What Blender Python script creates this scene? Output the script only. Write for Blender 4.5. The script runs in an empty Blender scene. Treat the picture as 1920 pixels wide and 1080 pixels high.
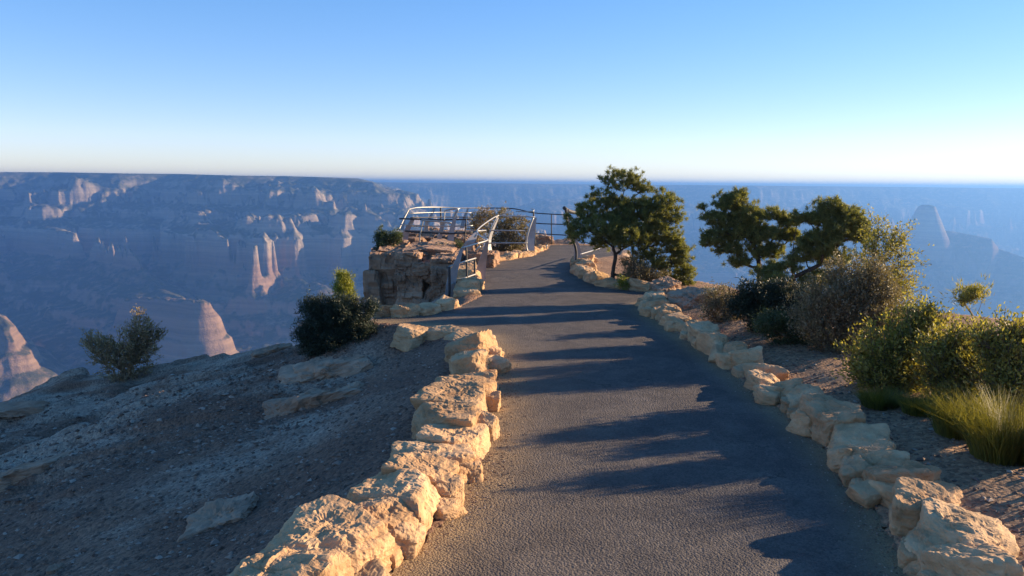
import bpy, math, random
import numpy as np
from mathutils import Vector, Matrix

# ------------------------------------------------------------------ camera, sky, sun, exposure
SC = bpy.context.scene
COL = SC.collection
F = 1450.0                      # focal length in pixels of a 1920 px wide frame
CAM_Z = 1.8
ROLL = 0.0089                   # the picture is held very slightly tilted
PITCH = math.atan(196.5 / F)
cd = bpy.data.cameras.new('camera')
cd.sensor_width = 36.0
cd.lens = 36.0 * F / 1920.0
cd.clip_start = 0.05
cd.clip_end = 60000.0
cam = bpy.data.objects.new('camera', cd)
COL.objects.link(cam)
cam.location = (0, 0, CAM_Z)
cam.rotation_euler = (Matrix.Rotation(math.pi / 2 - PITCH, 3, 'X') @ Matrix.Rotation(ROLL, 3, 'Z')).to_euler()
SC.camera = cam

SUN_EL = math.radians(14.0)
SUN_AZ = math.radians(71.0)     # clockwise from +Y (straight ahead)
W = bpy.data.worlds.new('World')
SC.world = W
W.use_nodes = True
nt = W.node_tree
nt.nodes.clear()
sky = nt.nodes.new('ShaderNodeTexSky')
sky.sky_type = 'NISHITA'
sky.sun_disc = False
sky.sun_elevation = SUN_EL
sky.sun_rotation = SUN_AZ
sky.altitude = 2400
sky.air_density = 1.0
sky.dust_density = 0.3
sky.ozone_density = 1.6
bg = nt.nodes.new('ShaderNodeBackground')
bg.inputs['Strength'].default_value = 0.15
wo = nt.nodes.new('ShaderNodeOutputWorld')
gam = nt.nodes.new('ShaderNodeGamma')
gam.inputs[1].default_value = 0.62
nt.links.new(sky.outputs[0], gam.inputs[0])
hs = nt.nodes.new('ShaderNodeHueSaturation')
hs.inputs['Saturation'].default_value = 1.68
nt.links.new(gam.outputs[0], hs.inputs['Color'])
tint = nt.nodes.new('ShaderNodeMix')
tint.data_type = 'RGBA'
tint.blend_type = 'MULTIPLY'
tint.inputs[0].default_value = 1.0
tint.inputs[7].default_value = (1.02, 0.93, 1.10, 1.0)
nt.links.new(hs.outputs[0], tint.inputs[6])
nt.links.new(tint.outputs[2], bg.inputs['Color'])
nt.links.new(bg.outputs[0], wo.inputs['Surface'])

sd = bpy.data.lights.new('sun', 'SUN')
sd.energy = 5.0
sd.angle = math.radians(0.5)
sd.color = (1.0, 0.75, 0.47)
sun = bpy.data.objects.new('sun', sd)
COL.objects.link(sun)
SUN_DIR = Vector((math.sin(SUN_AZ) * math.cos(SUN_EL), math.cos(SUN_AZ) * math.cos(SUN_EL), math.sin(SUN_EL)))
sun.rotation_euler = SUN_DIR.to_track_quat('Z', 'Y').to_euler()
sun.location = (30, 10, 20)

SC.view_settings.view_transform = 'Standard'
SC.view_settings.look = 'None'
SC.view_settings.gamma = 1.0
SC.view_settings.use_curve_mapping = False
SC.view_settings.exposure = 1.35
SC.render.engine = 'CYCLES'
SC.cycles.use_denoising = True
SC.cycles.max_bounces = 6
SC.cycles.diffuse_bounces = 3
SC.cycles.glossy_bounces = 2
SC.cycles.transmission_bounces = 2
SC.cycles.transparent_max_bounces = 4
SC.cycles.volume_bounces = 1
SC.cycles.sample_clamp_indirect = 4.0

HAZE_DENSITY = 0.000165
HAZE_COLOR = (0.145, 0.33, 0.70)
HAZE_G = 0.4

# ------------------------------------------------------------------ helpers
cp_, sp_ = math.cos(PITCH), math.sin(PITCH)

def ray(px, py):
    u = (px - 960.0) / F
    v = (540.0 - py) / F
    u, v = u * math.cos(ROLL) - v * math.sin(ROLL), v * math.cos(ROLL) + u * math.sin(ROLL)
    return np.array([u, cp_ + v * sp_, -sp_ + v * cp_])

def P(px, py, Y):
    """world point seen at photo pixel (px,py) at forward distance Y"""
    d = ray(px, py)
    return np.array([0, 0, CAM_Z]) + d * (Y / d[1])

def G(px, py, z=0.0):
    """world point on the level z seen at photo pixel"""
    d = ray(px, py)
    return np.array([0, 0, CAM_Z]) + d * ((z - CAM_Z) / d[2])

def tag(o, label=None, cat=None, group=None, kind=None):
    if label: o['label'] = label
    if cat: o['category'] = cat
    if group: o['group'] = group
    if kind: o['kind'] = kind
    return o

def mesh_obj(name, V, faces, mat, parent=None, smooth=True, loc=None):
    """V (n,3), faces: an (m,k) int array or a list of such arrays"""
    V = np.asarray(V, dtype=np.float32)
    if not isinstance(faces, list):
        faces = [faces]
    faces = [np.asarray(f, dtype=np.int32) for f in faces if len(f)]
    me = bpy.data.meshes.new(name)
    me.vertices.add(len(V))
    me.vertices.foreach_set('co', V.ravel())
    nl = sum(f.size for f in faces)
    nf = sum(len(f) for f in faces)
    me.loops.add(nl)
    me.loops.foreach_set('vertex_index', np.concatenate([f.ravel() for f in faces]))
    me.polygons.add(nf)
    tot = np.concatenate([np.full(len(f), f.shape[1], dtype=np.int32) for f in faces])
    st = np.concatenate([[0], np.cumsum(tot)[:-1]]).astype(np.int32)
    me.polygons.foreach_set('loop_start', st)
    me.polygons.foreach_set('loop_total', tot)
    me.polygons.foreach_set('use_smooth', np.full(nf, smooth, dtype=bool))
    me.update(calc_edges=True)
    if mat: me.materials.append(mat)
    o = bpy.data.objects.new(name, me)
    COL.objects.link(o)
    if loc is not None: o.location = loc
    if parent: o.parent = parent
    return o

def empty(name, loc, label, cat, group=None):
    o = bpy.data.objects.new(name, None)
    o.empty_display_size = 0.2
    COL.objects.link(o)
    o.location = loc
    return tag(o, label, cat, group)

# --- noise
def _h(ix, iy, iz, seed):
    n = (ix.astype(np.int64) * 374761393 + iy.astype(np.int64) * 668265263 + iz.astype(np.int64) * 2147483647 + seed * 1274126177) & 0xffffffff
    n = ((n ^ (n >> 13)) * 1274126177) & 0xffffffff
    n = ((n ^ (n >> 16)) * 2246822519) & 0xffffffff
    n = n ^ (n >> 15)
    return (n & 0xffffff).astype(np.float64) / float(0xffffff) * 2 - 1

def noise3(x, y, z, seed=0):
    x, y, z = np.broadcast_arrays(x, y, z)
    fx, fy, fz = np.floor(x), np.floor(y), np.floor(z)
    tx, ty, tz = x - fx, y - fy, z - fz
    tx = tx * tx * (3 - 2 * tx); ty = ty * ty * (3 - 2 * ty); tz = tz * tz * (3 - 2 * tz)
    r = 0
    for a in (0, 1):
        for b in (0, 1):
            for c in (0, 1):
                w = (tx if a else 1 - tx) * (ty if b else 1 - ty) * (tz if c else 1 - tz)
                r = r + w * _h(fx + a, fy + b, fz + c, seed)
    return r

def noise2(x, y, seed=0):
    x, y = np.broadcast_arrays(x, y)
    fx, fy = np.floor(x), np.floor(y)
    tx, ty = x - fx, y - fy
    tx = tx * tx * (3 - 2 * tx); ty = ty * ty * (3 - 2 * ty)
    z0 = np.zeros_like(fx)
    r = 0
    for a in (0, 1):
        for b in (0, 1):
            w = (tx if a else 1 - tx) * (ty if b else 1 - ty)
            r = r + w * _h(fx + a, fy + b, z0, seed)
    return r

def fbm2(x, y, seed=0, octv=5, gain=0.5, ridge=False):
    s = 0; a = 1.0; t = 0
    for i in range(octv):
        n = noise2(x, y, seed + i * 17)
        if ridge: n = 1 - 2 * np.abs(n)
        s = s + a * n; t += a
        a *= gain
        x, y = 2.03 * (x * 0.8 - y * 0.6) + 3.7, 2.03 * (x * 0.6 + y * 0.8) - 1.3
    return s / t

def fbm3(x, y, z, seed=0, octv=4, gain=0.5, ridge=False):
    s = 0; a = 1.0; t = 0
    for i in range(octv):
        n = noise3(x, y, z, seed + i * 17)
        if ridge: n = 1 - 2 * np.abs(n)
        s = s + a * n; t += a
        a *= gain
        x, y, z = x * 2.03 + 3.1, y * 2.03 - 7.7, z * 2.03 + 1.9
    return s / t

def sstep(a, b, x):
    t = np.clip((x - a) / (b - a), 0, 1)
    return t * t * (3 - 2 * t)

def poly_inside(X, Y, poly):
    ins = np.zeros(X.shape, bool)
    n = len(poly)
    for i in range(n):
        x1, y1 = poly[i][:2]; x2, y2 = poly[(i + 1) % n][:2]
        if y1 == y2: continue
        c = ((y1 > Y) != (y2 > Y)) & (X < (x2 - x1) * (Y - y1) / (y2 - y1) + x1)
        ins ^= c
    return ins

def seg_dist(X, Y, pts, closed=False, vals=None):
    """distance to a polyline and (optionally) the value interpolated along it at the nearest point"""
    best = np.full(X.shape, 1e18); bv = np.zeros(X.shape)
    n = len(pts)
    for i in range(n if closed else n - 1):
        x1, y1 = pts[i][:2]; x2, y2 = pts[(i + 1) % n][:2]
        dx, dy = x2 - x1, y2 - y1
        L = dx * dx + dy * dy + 1e-12
        t = np.clip(((X - x1) * dx + (Y - y1) * dy) / L, 0, 1)
        d = (X - x1 - t * dx) ** 2 + (Y - y1 - t * dy) ** 2
        m = d < best
        best = np.where(m, d, best)
        if vals is not None:
            bv = np.where(m, vals[i] * (1 - t) + vals[(i + 1) % n] * t, bv)
    return (np.sqrt(best), bv) if vals is not None else np.sqrt(best)

def signed_poly(X, Y, poly):
    d = seg_dist(X, Y, poly, closed=True)
    return np.where(poly_inside(X, Y, poly), -d, d)

def grid_faces(nr, nc):
    i = np.arange(nr - 1)[:, None] * nc + np.arange(nc - 1)[None, :]
    i = i.ravel()
    return np.stack([i, i + 1, i + nc + 1, i + nc], 1)

# --- materials
def mat_new(name):
    m = bpy.data.materials.new(name)
    m.use_nodes = True
    t = m.node_tree
    t.nodes.clear()
    out = t.nodes.new('ShaderNodeOutputMaterial')
    b = t.nodes.new('ShaderNodeBsdfPrincipled')
    t.links.new(b.outputs[0], out.inputs['Surface'])
    b.inputs['Specular IOR Level'].default_value = 0.25
    b.inputs['Roughness'].default_value = 0.9
    return m, t, b, out

class N:
    """tiny node-writing helper"""
    def __init__(s, t): s.t = t
    def node(s, typ, **kw):
        n = s.t.nodes.new(typ)
        for k, v in kw.items(): setattr(n, k, v)
        return n
    def link(s, a, b): s.t.links.new(a, b)
    def coord(s, which='Object'):
        return s.node('ShaderNodeTexCoord').outputs[which]
    def mapping(s, vec, scale=(1, 1, 1), rot=(0, 0, 0)):
        m = s.node('ShaderNodeMapping')
        m.inputs['Scale'].default_value = scale
        m.inputs['Rotation'].default_value = rot
        s.link(vec, m.inputs[0]); return m.outputs[0]
    def noise(s, vec, scale, detail=4, rough=0.55, dist=0.0, out='Fac'):
        n = s.node('ShaderNodeTexNoise')
        n.inputs['Scale'].default_value = scale
        n.inputs['Detail'].default_value = detail
        n.inputs['Roughness'].default_value = rough
        n.inputs['Distortion'].default_value = dist
        if vec is not None: s.link(vec, n.inputs['Vector'])
        return n.outputs[out]
    def voronoi(s, vec, scale, feature='F1', out='Distance'):
        n = s.node('ShaderNodeTexVoronoi', feature=feature)
        n.inputs['Scale'].default_value = scale
        s.link(vec, n.inputs['Vector'])
        return n.outputs[out]
    def ramp(s, fac, stops):
        r = s.node('ShaderNodeValToRGB')
        e = r.color_ramp.elements
        while len(e) < len(stops): e.new(0.5)
        for el, (p, c) in zip(e, stops):
            el.position = p
            el.color = (*c, 1) if len(c) == 3 else c
        s.link(fac, r.inputs[0]); return r.outputs['Color']
    def mix(s, fac, a, b, mode='MIX'):
        n = s.node('ShaderNodeMix', data_type='RGBA', blend_type=mode)
        for sock, v in ((n.inputs[0], fac), (n.inputs[6], a), (n.inputs[7], b)):
            if hasattr(v, 'is_linked'): s.link(v, sock)
            elif isinstance(v, (int, float)): sock.default_value = v
            else: sock.default_value = (*v, 1)
        return n.outputs[2]
    def math(s, op, a, b=0.0, clamp=False):
        n = s.node('ShaderNodeMath', operation=op, use_clamp=clamp)
        for sock, v in ((n.inputs[0], a), (n.inputs[1], b)):
            if hasattr(v, 'is_linked'): s.link(v, sock)
            else: sock.default_value = v
        return n.outputs[0]
    def bump(s, h, strength, dist, normal=None):
        n = s.node('ShaderNodeBump')
        n.inputs['Strength'].default_value = strength
        n.inputs['Distance'].default_value = dist
        s.link(h, n.inputs['Height'])
        if normal is not None: s.link(normal, n.inputs['Normal'])
        return n.outputs[0]

def make_asphalt():
    m, t, b, _ = mat_new('asphalt')
    n = N(t); c = n.coord()
    big = n.noise(c, 0.9, 5, 0.6)
    col = n.ramp(big, [(0.3, (0.105, 0.090, 0.082)), (0.7, (0.150, 0.128, 0.114))])
    wear = n.ramp(n.noise(c, 2.4, 7, 0.7, 0.8), [(0.42, (0.72, 0.72, 0.74)), (0.6, (1.12, 1.10, 1.06))])
    col = n.mix(1.0, col, wear, 'MULTIPLY')
    crk = n.node('ShaderNodeTexVoronoi', feature='DISTANCE_TO_EDGE'); crk.inputs['Scale'].default_value = 0.55
    wv = n.node('ShaderNodeVectorMath', operation='ADD'); n.link(c, wv.inputs[0])
    wn = n.noise(c, 2.2, 5, 0.7, out='Color'); ws = n.node('ShaderNodeVectorMath', operation='SCALE'); n.link(wn, ws.inputs[0]); ws.inputs['Scale'].default_value = 0.55
    n.link(ws.outputs[0], wv.inputs[1]); n.link(wv.outputs[0], crk.inputs['Vector'])
    ck = n.ramp(crk.outputs['Distance'], [(0.0, (1, 1, 1)), (0.006, (0, 0, 0))])
    ck = n.math('MULTIPLY', ck, n.ramp(n.noise(c, 0.8, 2, 0.5), [(0.5, (0, 0, 0)), (0.56, (0.8, 0.8, 0.8))]))
    col = n.mix(ck, col, (0.02, 0.018, 0.016))
    ag = n.voronoi(c, 85, 'F1')
    cell = n.voronoi(c, 85, 'F1', 'Color'); _bw = n.node('ShaderNodeRGBToBW'); n.link(cell, _bw.inputs[0]); cell = _bw.outputs[0]
    col = n.mix(0.55, col, n.mix(1.0, col, cell, 'MULTIPLY'))
    spk = n.noise(c, 160, 2, 0.7)
    col = n.mix(n.math('MULTIPLY', n.ramp(spk, [(0.60, (0, 0, 0)), (0.72, (1, 1, 1))]), 0.5), col, (0.24, 0.20, 0.16))
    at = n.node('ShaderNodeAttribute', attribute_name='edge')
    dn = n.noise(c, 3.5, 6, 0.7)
    sand_bounce = n.math('MULTIPLY', at.outputs['Fac'], n.math('MULTIPLY', dn, 1.9), True)  # edge sand, with golden bounce light beside the walls painted in
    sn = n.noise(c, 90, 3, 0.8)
    sand_bounce_col = n.ramp(sn, [(0.3, (0.19, 0.12, 0.06)), (0.75, (0.40, 0.28, 0.15))])
    col = n.mix(sand_bounce, col, sand_bounce_col)
    n.link(col, b.inputs['Base Color'])
    b.inputs['Roughness'].default_value = 0.85
    b.inputs['Specular IOR Level'].default_value = 0.3
    fine = n.noise(c, 55, 4, 0.75)
    h = n.math('SUBTRACT', fine, n.math('MULTIPLY', ag, 0.9))
    b1 = n.bump(h, 0.7, 0.012)
    med = n.noise(c, 7, 4, 0.6)
    b2 = n.bump(med, 0.35, 0.03, b1)
    n.link(b2, b.inputs['Normal'])
    return m

def make_ground():
    m, t, b, _ = mat_new('gravelly_soil')
    n = N(t); c = n.coord()
    big = n.noise(c, 0.6, 6, 0.62)
    col = n.ramp(big, [(0.25, (0.120, 0.074, 0.055)), (0.5, (0.190, 0.118, 0.082)), (0.75, (0.28, 0.19, 0.135))])
    tn = n.node('ShaderNodeAttribute', attribute_name='tan')
    col = n.mix(tn.outputs['Fac'], col, n.ramp(big, [(0.3, (0.24, 0.145, 0.085)), (0.7, (0.36, 0.235, 0.145))]))
    at = n.node('ShaderNodeAttribute', attribute_name='rock')
    rk = n.noise(n.mapping(c, (1, 1, 4)), 2.2, 7, 0.65)
    rc = n.ramp(rk, [(0.3, (0.22, 0.17, 0.13)), (0.55, (0.34, 0.28, 0.22)), (0.75, (0.42, 0.34, 0.26))])
    col = n.mix(at.outputs['Fac'], col, rc)
    cells = n.voronoi(c, 38, 'F1', 'Color')
    g = n.node('ShaderNodeRGBToBW'); n.link(cells, g.inputs[0])
    cf = n.ramp(g.outputs[0], [(0.1, (0.55, 0.5, 0.5)), (0.9, (1.55, 1.45, 1.35))])
    col = n.mix(0.8, col, n.mix(1.0, col, cf, 'MULTIPLY'))
    n.link(col, b.inputs['Base Color'])
    b.inputs['Roughness'].default_value = 0.97
    d = n.voronoi(c, 38, 'F1')
    f = n.noise(c, 30, 5, 0.75)
    h = n.math('SUBTRACT', f, d)
    b1 = n.bump(h, 0.8, 0.02)
    b2 = n.bump(n.noise(c, 5, 5, 0.7), 0.5, 0.07, b1)
    n.link(b2, b.inputs['Normal'])
    return m

def make_stone(name, tones, pits=True, scale=1.0, vary=0.35, streak=0.0):
    m, t, b, _ = mat_new(name)
    n = N(t); c = n.coord()
    oi = n.node('ShaderNodeObjectInfo')
    off = n.node('ShaderNodeVectorMath', operation='ADD')
    sc = n.node('ShaderNodeVectorMath', operation='SCALE')
    n.link(c, off.inputs[0])
    cmb = n.node('ShaderNodeCombineXYZ')
    for i in range(3): n.link(oi.outputs['Random'], cmb.inputs[i])
    n.link(cmb.outputs[0], sc.inputs[0]); sc.inputs['Scale'].default_value = 37.0
    n.link(sc.outputs[0], off.inputs[1])
    c = off.outputs[0]
    k = scale
    a = n.noise(n.mapping(c, (1, 1, 2.4)), 3.2 * k, 8, 0.66, 0.6)
    col = n.ramp(a, [(0.28, tones[0]), (0.5, tones[1]), (0.72, tones[2])])
    mo = n.noise(c, 1.1 * k, 3, 0.5)
    col = n.mix(n.math('MULTIPLY', mo, 0.8), col, n.mix(1.0, col, (1.25, 0.86, 0.62), 'MULTIPLY'))
    v = n.math('ADD', n.math('MULTIPLY', oi.outputs['Random'], vary), 1.0 - vary / 2)
    vv = n.node('ShaderNodeCombineColor')
    for i in range(3): n.link(v, vv.inputs[i])
    col = n.mix(1.0, col, vv.outputs[0], 'MULTIPLY')
    lich = n.ramp(n.noise(c, 9 * k, 6, 0.8), [(0.60, (0, 0, 0)), (0.68, (1, 1, 1))])
    col = n.mix(n.math('MULTIPLY', lich, 0.45), col, (0.11, 0.095, 0.085))
    if streak:
        st = n.ramp(n.noise(n.mapping(c, (3.0, 3.0, 0.25)), 1.6 * k, 6, 0.7), [(0.48, (0, 0, 0)), (0.62, (1, 1, 1))])
        col = n.mix(n.math('MULTIPLY', st, streak), col, (0.10, 0.085, 0.075))
    n.link(col, b.inputs['Base Color'])
    b.inputs['Roughness'].default_value = 0.95
    h1 = n.noise(n.mapping(c, (1, 1, 2.0)), 11 * k, 9, 0.72, 0.4)
    nb = n.bump(h1, 0.6, 0.032 / k)
    if pits:
        pv = n.ramp(n.voronoi(c, 26 * k, 'F1'), [(0.05, (0, 0, 0)), (0.30, (1, 1, 1))])
        nb = n.bump(pv, 0.4, 0.012 / k, nb)
    nb = n.bump(n.noise(c, 60 * k, 4, 0.7), 0.4, 0.008 / k, nb)
    n.link(nb, b.inputs['Normal'])
    return m

def make_canyon():
    m, t, b, _ = mat_new('canyon_strata')
    n = N(t)
    geo = n.node('ShaderNodeNewGeometry')
    pos = geo.outputs['Position']
    sx = n.node('ShaderNodeSeparateXYZ'); n.link(pos, sx.inputs[0])
    w = n.noise(n.mapping(pos, (1, 1, 1)), 0.0016, 4, 0.55)
    z = n.math('ADD', sx.outputs['Z'], n.math('MULTIPLY', w, 70.0))
    f = n.node('ShaderNodeMapRange')
    f.inputs['From Min'].default_value = -1250; f.inputs['From Max'].default_value = 110
    n.link(z, f.inputs[0])
    col = n.ramp(f.outputs[0], [(0.0, (0.13, 0.10, 0.09)), (0.22, (0.20, 0.16, 0.11)), (0.40, (0.26, 0.16, 0.11)),
                                (0.52, (0.33, 0.22, 0.14)), (0.62, (0.30, 0.195, 0.125)), (0.70, (0.28, 0.18, 0.12)), (0.76, (0.36, 0.29, 0.21)),
                                (0.84, (0.34, 0.27, 0.20)), (0.88, (0.30, 0.24, 0.17)), (0.95, (0.30, 0.25, 0.18))])
    fine = n.noise(n.mapping(pos, (0.15, 0.15, 6.0)), 0.012, 6, 0.7)
    col = n.mix(0.4, col, n.mix(1.0, col, n.ramp(fine, [(0.36, (0.38, 0.38, 0.40)), (0.64, (1.55, 1.5, 1.42))]), 'MULTIPLY'))
    # scrub and woodland on the flatter ground
    sn = n.node('ShaderNodeSeparateXYZ'); n.link(geo.outputs['Normal'], sn.inputs[0])
    flat = n.ramp(sn.outputs['Z'], [(0.62, (0, 0, 0)), (0.80, (1, 1, 1))])
    veg = n.ramp(n.noise(pos, 0.02, 6, 0.75), [(0.34, (0, 0, 0)), (0.50, (1, 1, 1))])
    col = n.mix(n.math('MULTIPLY', n.math('MULTIPLY', flat, veg), 0.85), col, (0.045, 0.060, 0.030))
    n.link(col, b.inputs['Base Color'])
    b.inputs['Roughness'].default_value = 1.0
    b.inputs['Specular IOR Level'].default_value = 0.0
    nb = n.bump(n.noise(n.mapping(pos, (1, 1, 1.0)), 0.02, 8, 0.7), 0.6, 18.0)
    nb = n.bump(n.noise(pos, 0.09, 5, 0.7), 0.5, 5.0, nb)
    n.link(nb, b.inputs['Normal'])
    return m

def make_leaf(name, dark, light, trans=0.35, rough=0.55):
    m, t, b, out = mat_new(name)
    n = N(t)
    geo = n.node('ShaderNodeNewGeometry')
    c = n.coord()
    clump = n.noise(c, 4.5, 3, 0.6)
    f = n.math('ADD', n.math('MULTIPLY', geo.outputs['Random Per Island'], 0.6), n.math('MULTIPLY', n.math('SUBTRACT', clump, 0.3), 1.0), True)
    col = n.ramp(f, [(0.0, dark), (0.9, light)])
    n.link(col, b.inputs['Base Color'])
    b.inputs['Roughness'].default_value = rough
    b.inputs['Specular IOR Level'].default_value = 0.35
    tr = n.node('ShaderNodeBsdfTranslucent')
    tc = n.mix(1.0, col, (1.5, 1.45, 0.55), 'MULTIPLY')
    n.link(tc, tr.inputs['Color'])
    mx = n.node('ShaderNodeMixShader')
    mx.inputs[0].default_value = trans
    n.link(b.outputs[0], mx.inputs[1]); n.link(tr.outputs[0], mx.inputs[2])
    n.link(mx.outputs[0], out.inputs['Surface'])
    return m

def make_bark(name, a, bb):
    m, t, b, _ = mat_new(name)
    n = N(t); c = n.coord()
    f = n.noise(n.mapping(c, (1, 1, 0.25)), 30, 5, 0.7)
    n.link(n.ramp(f, [(0.3, a), (0.7, bb)]), b.inputs['Base Color'])
    n.link(n.bump(f, 0.9, 0.02), b.inputs['Normal'])
    return m

def make_metal(name, col, rough=0.45, metal=0.7):
    m, t, b, _ = mat_new(name)
    n = N(t); c = n.coord()
    f = n.noise(c, 9, 6, 0.7)
    n.link(n.ramp(f, [(0.25, tuple(x * 0.72 for x in col)), (0.7, col)]), b.inputs['Base Color'])
    b.inputs['Metallic'].default_value = metal
    b.inputs['Roughness'].default_value = rough
    b.inputs['Specular IOR Level'].default_value = 0.5
    n.link(n.bump(f, 0.15, 0.01), b.inputs['Normal'])
    return m

M_ASPHALT = make_asphalt()
M_GROUND = make_ground()
M_WALL = make_stone('limestone_wall_stone', ((0.27, 0.185, 0.105), (0.44, 0.32, 0.19), (0.60, 0.46, 0.29)))
M_CLIFF = make_stone('cliff_rock', ((0.17, 0.115, 0.08), (0.29, 0.205, 0.145), (0.40, 0.30, 0.22)), pits=False, scale=0.45, vary=0.3, streak=0.5)
M_LOOSE = make_stone('loose_limestone', ((0.20, 0.15, 0.11), (0.31, 0.24, 0.18), (0.42, 0.34, 0.26)), scale=1.2)
M_CANYON = make_canyon()
M_PINE = make_leaf('pinyon_needles', (0.046, 0.062, 0.026), (0.25, 0.25, 0.085), 0.42)
M_JUNIPER = make_leaf('juniper_foliage', (0.020, 0.034, 0.020), (0.10, 0.125, 0.055), 0.3)
M_JUNIPER_SHADE = make_leaf('juniper_painted_shade', (0.010, 0.018, 0.012), (0.042, 0.058, 0.034), 0.12)  # darker copy of the juniper leaf, shade put into its colour
M_OLIVE = make_leaf('olive_leaves', (0.055, 0.058, 0.018), (0.37, 0.33, 0.095), 0.45)
M_YELLOW = make_leaf('yellow_green_leaves', (0.10, 0.12, 0.02), (0.30, 0.30, 0.05), 0.4)
M_GRASS = make_leaf('rabbitbrush_blades', (0.045, 0.052, 0.014), (0.24, 0.21, 0.045), 0.38)
M_SAGE = make_leaf('grey_brown_leaves', (0.080, 0.068, 0.042), (0.27, 0.22, 0.135), 0.25)
M_DRY = make_leaf('dry_twigs', (0.10, 0.075, 0.045), (0.42, 0.31, 0.17), 0.2)
M_BARK = make_bark('pinyon_bark', (0.030, 0.022, 0.018), (0.11, 0.082, 0.065))
M_TWIG = make_bark('twig_bark', (0.07, 0.052, 0.04), (0.20, 0.155, 0.115))
M_PALETWIG = make_bark('pale_dead_twigs', (0.16, 0.115, 0.075), (0.40, 0.30, 0.19))
M_PIPE = make_metal('galvanised_pipe', (0.40, 0.385, 0.36), 0.45, 0.5)
M_PLATE = make_metal('painted_steel_plate', (0.34, 0.33, 0.34), 0.6, 0.2)
M_IRON = make_metal('dark_iron_bar', (0.05, 0.048, 0.05), 0.6, 0.4)

# ------------------------------------------------------------------ the canyon
Z_IN = [-1400, -1150, -1000, -930, -880, -800, -745, -700, -640, -600, -520, -490, -440, -400, -340, -290, -268, -215, -165, -140, -80, -55, -25, 0, 120]
Z_OUT = [-1300, -1180, -960, -930, -915, -850, -800, -610, -580, -560, -535, -495, -480, -430, -400, -350, -240, -215, -190, -150, -120, -60, -35, 0, 120]
def terr(E): return np.interp(E, Z_IN, Z_OUT)
def iterr(z): return float(np.interp(z, Z_OUT, Z_IN))

PROM = [(-16, -6), (-16, 16.6), (-12, 16.6), (-9.6, 16.2), (-7.0, 15.9), (-5.0, 15.2), (-3.9, 13.9), (-2.8, 12.9), (-1.7, 12.3),
        (-1.25, 13.0), (-1.4, 14.5), (-1.2, 17.0), (-1.3, 20.0), (-0.4, 22.6), (1.0, 23.6), (2.4, 23.4), (3.0, 21), (2.9, 18.2), (2.9, 16.2),
        (3.5, 14.5), (4.4, 12.5), (5.4, 10.6), (6.6, 8.4), (8.2, 5.5), (9.0, 2), (9.0, -6)]

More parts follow.
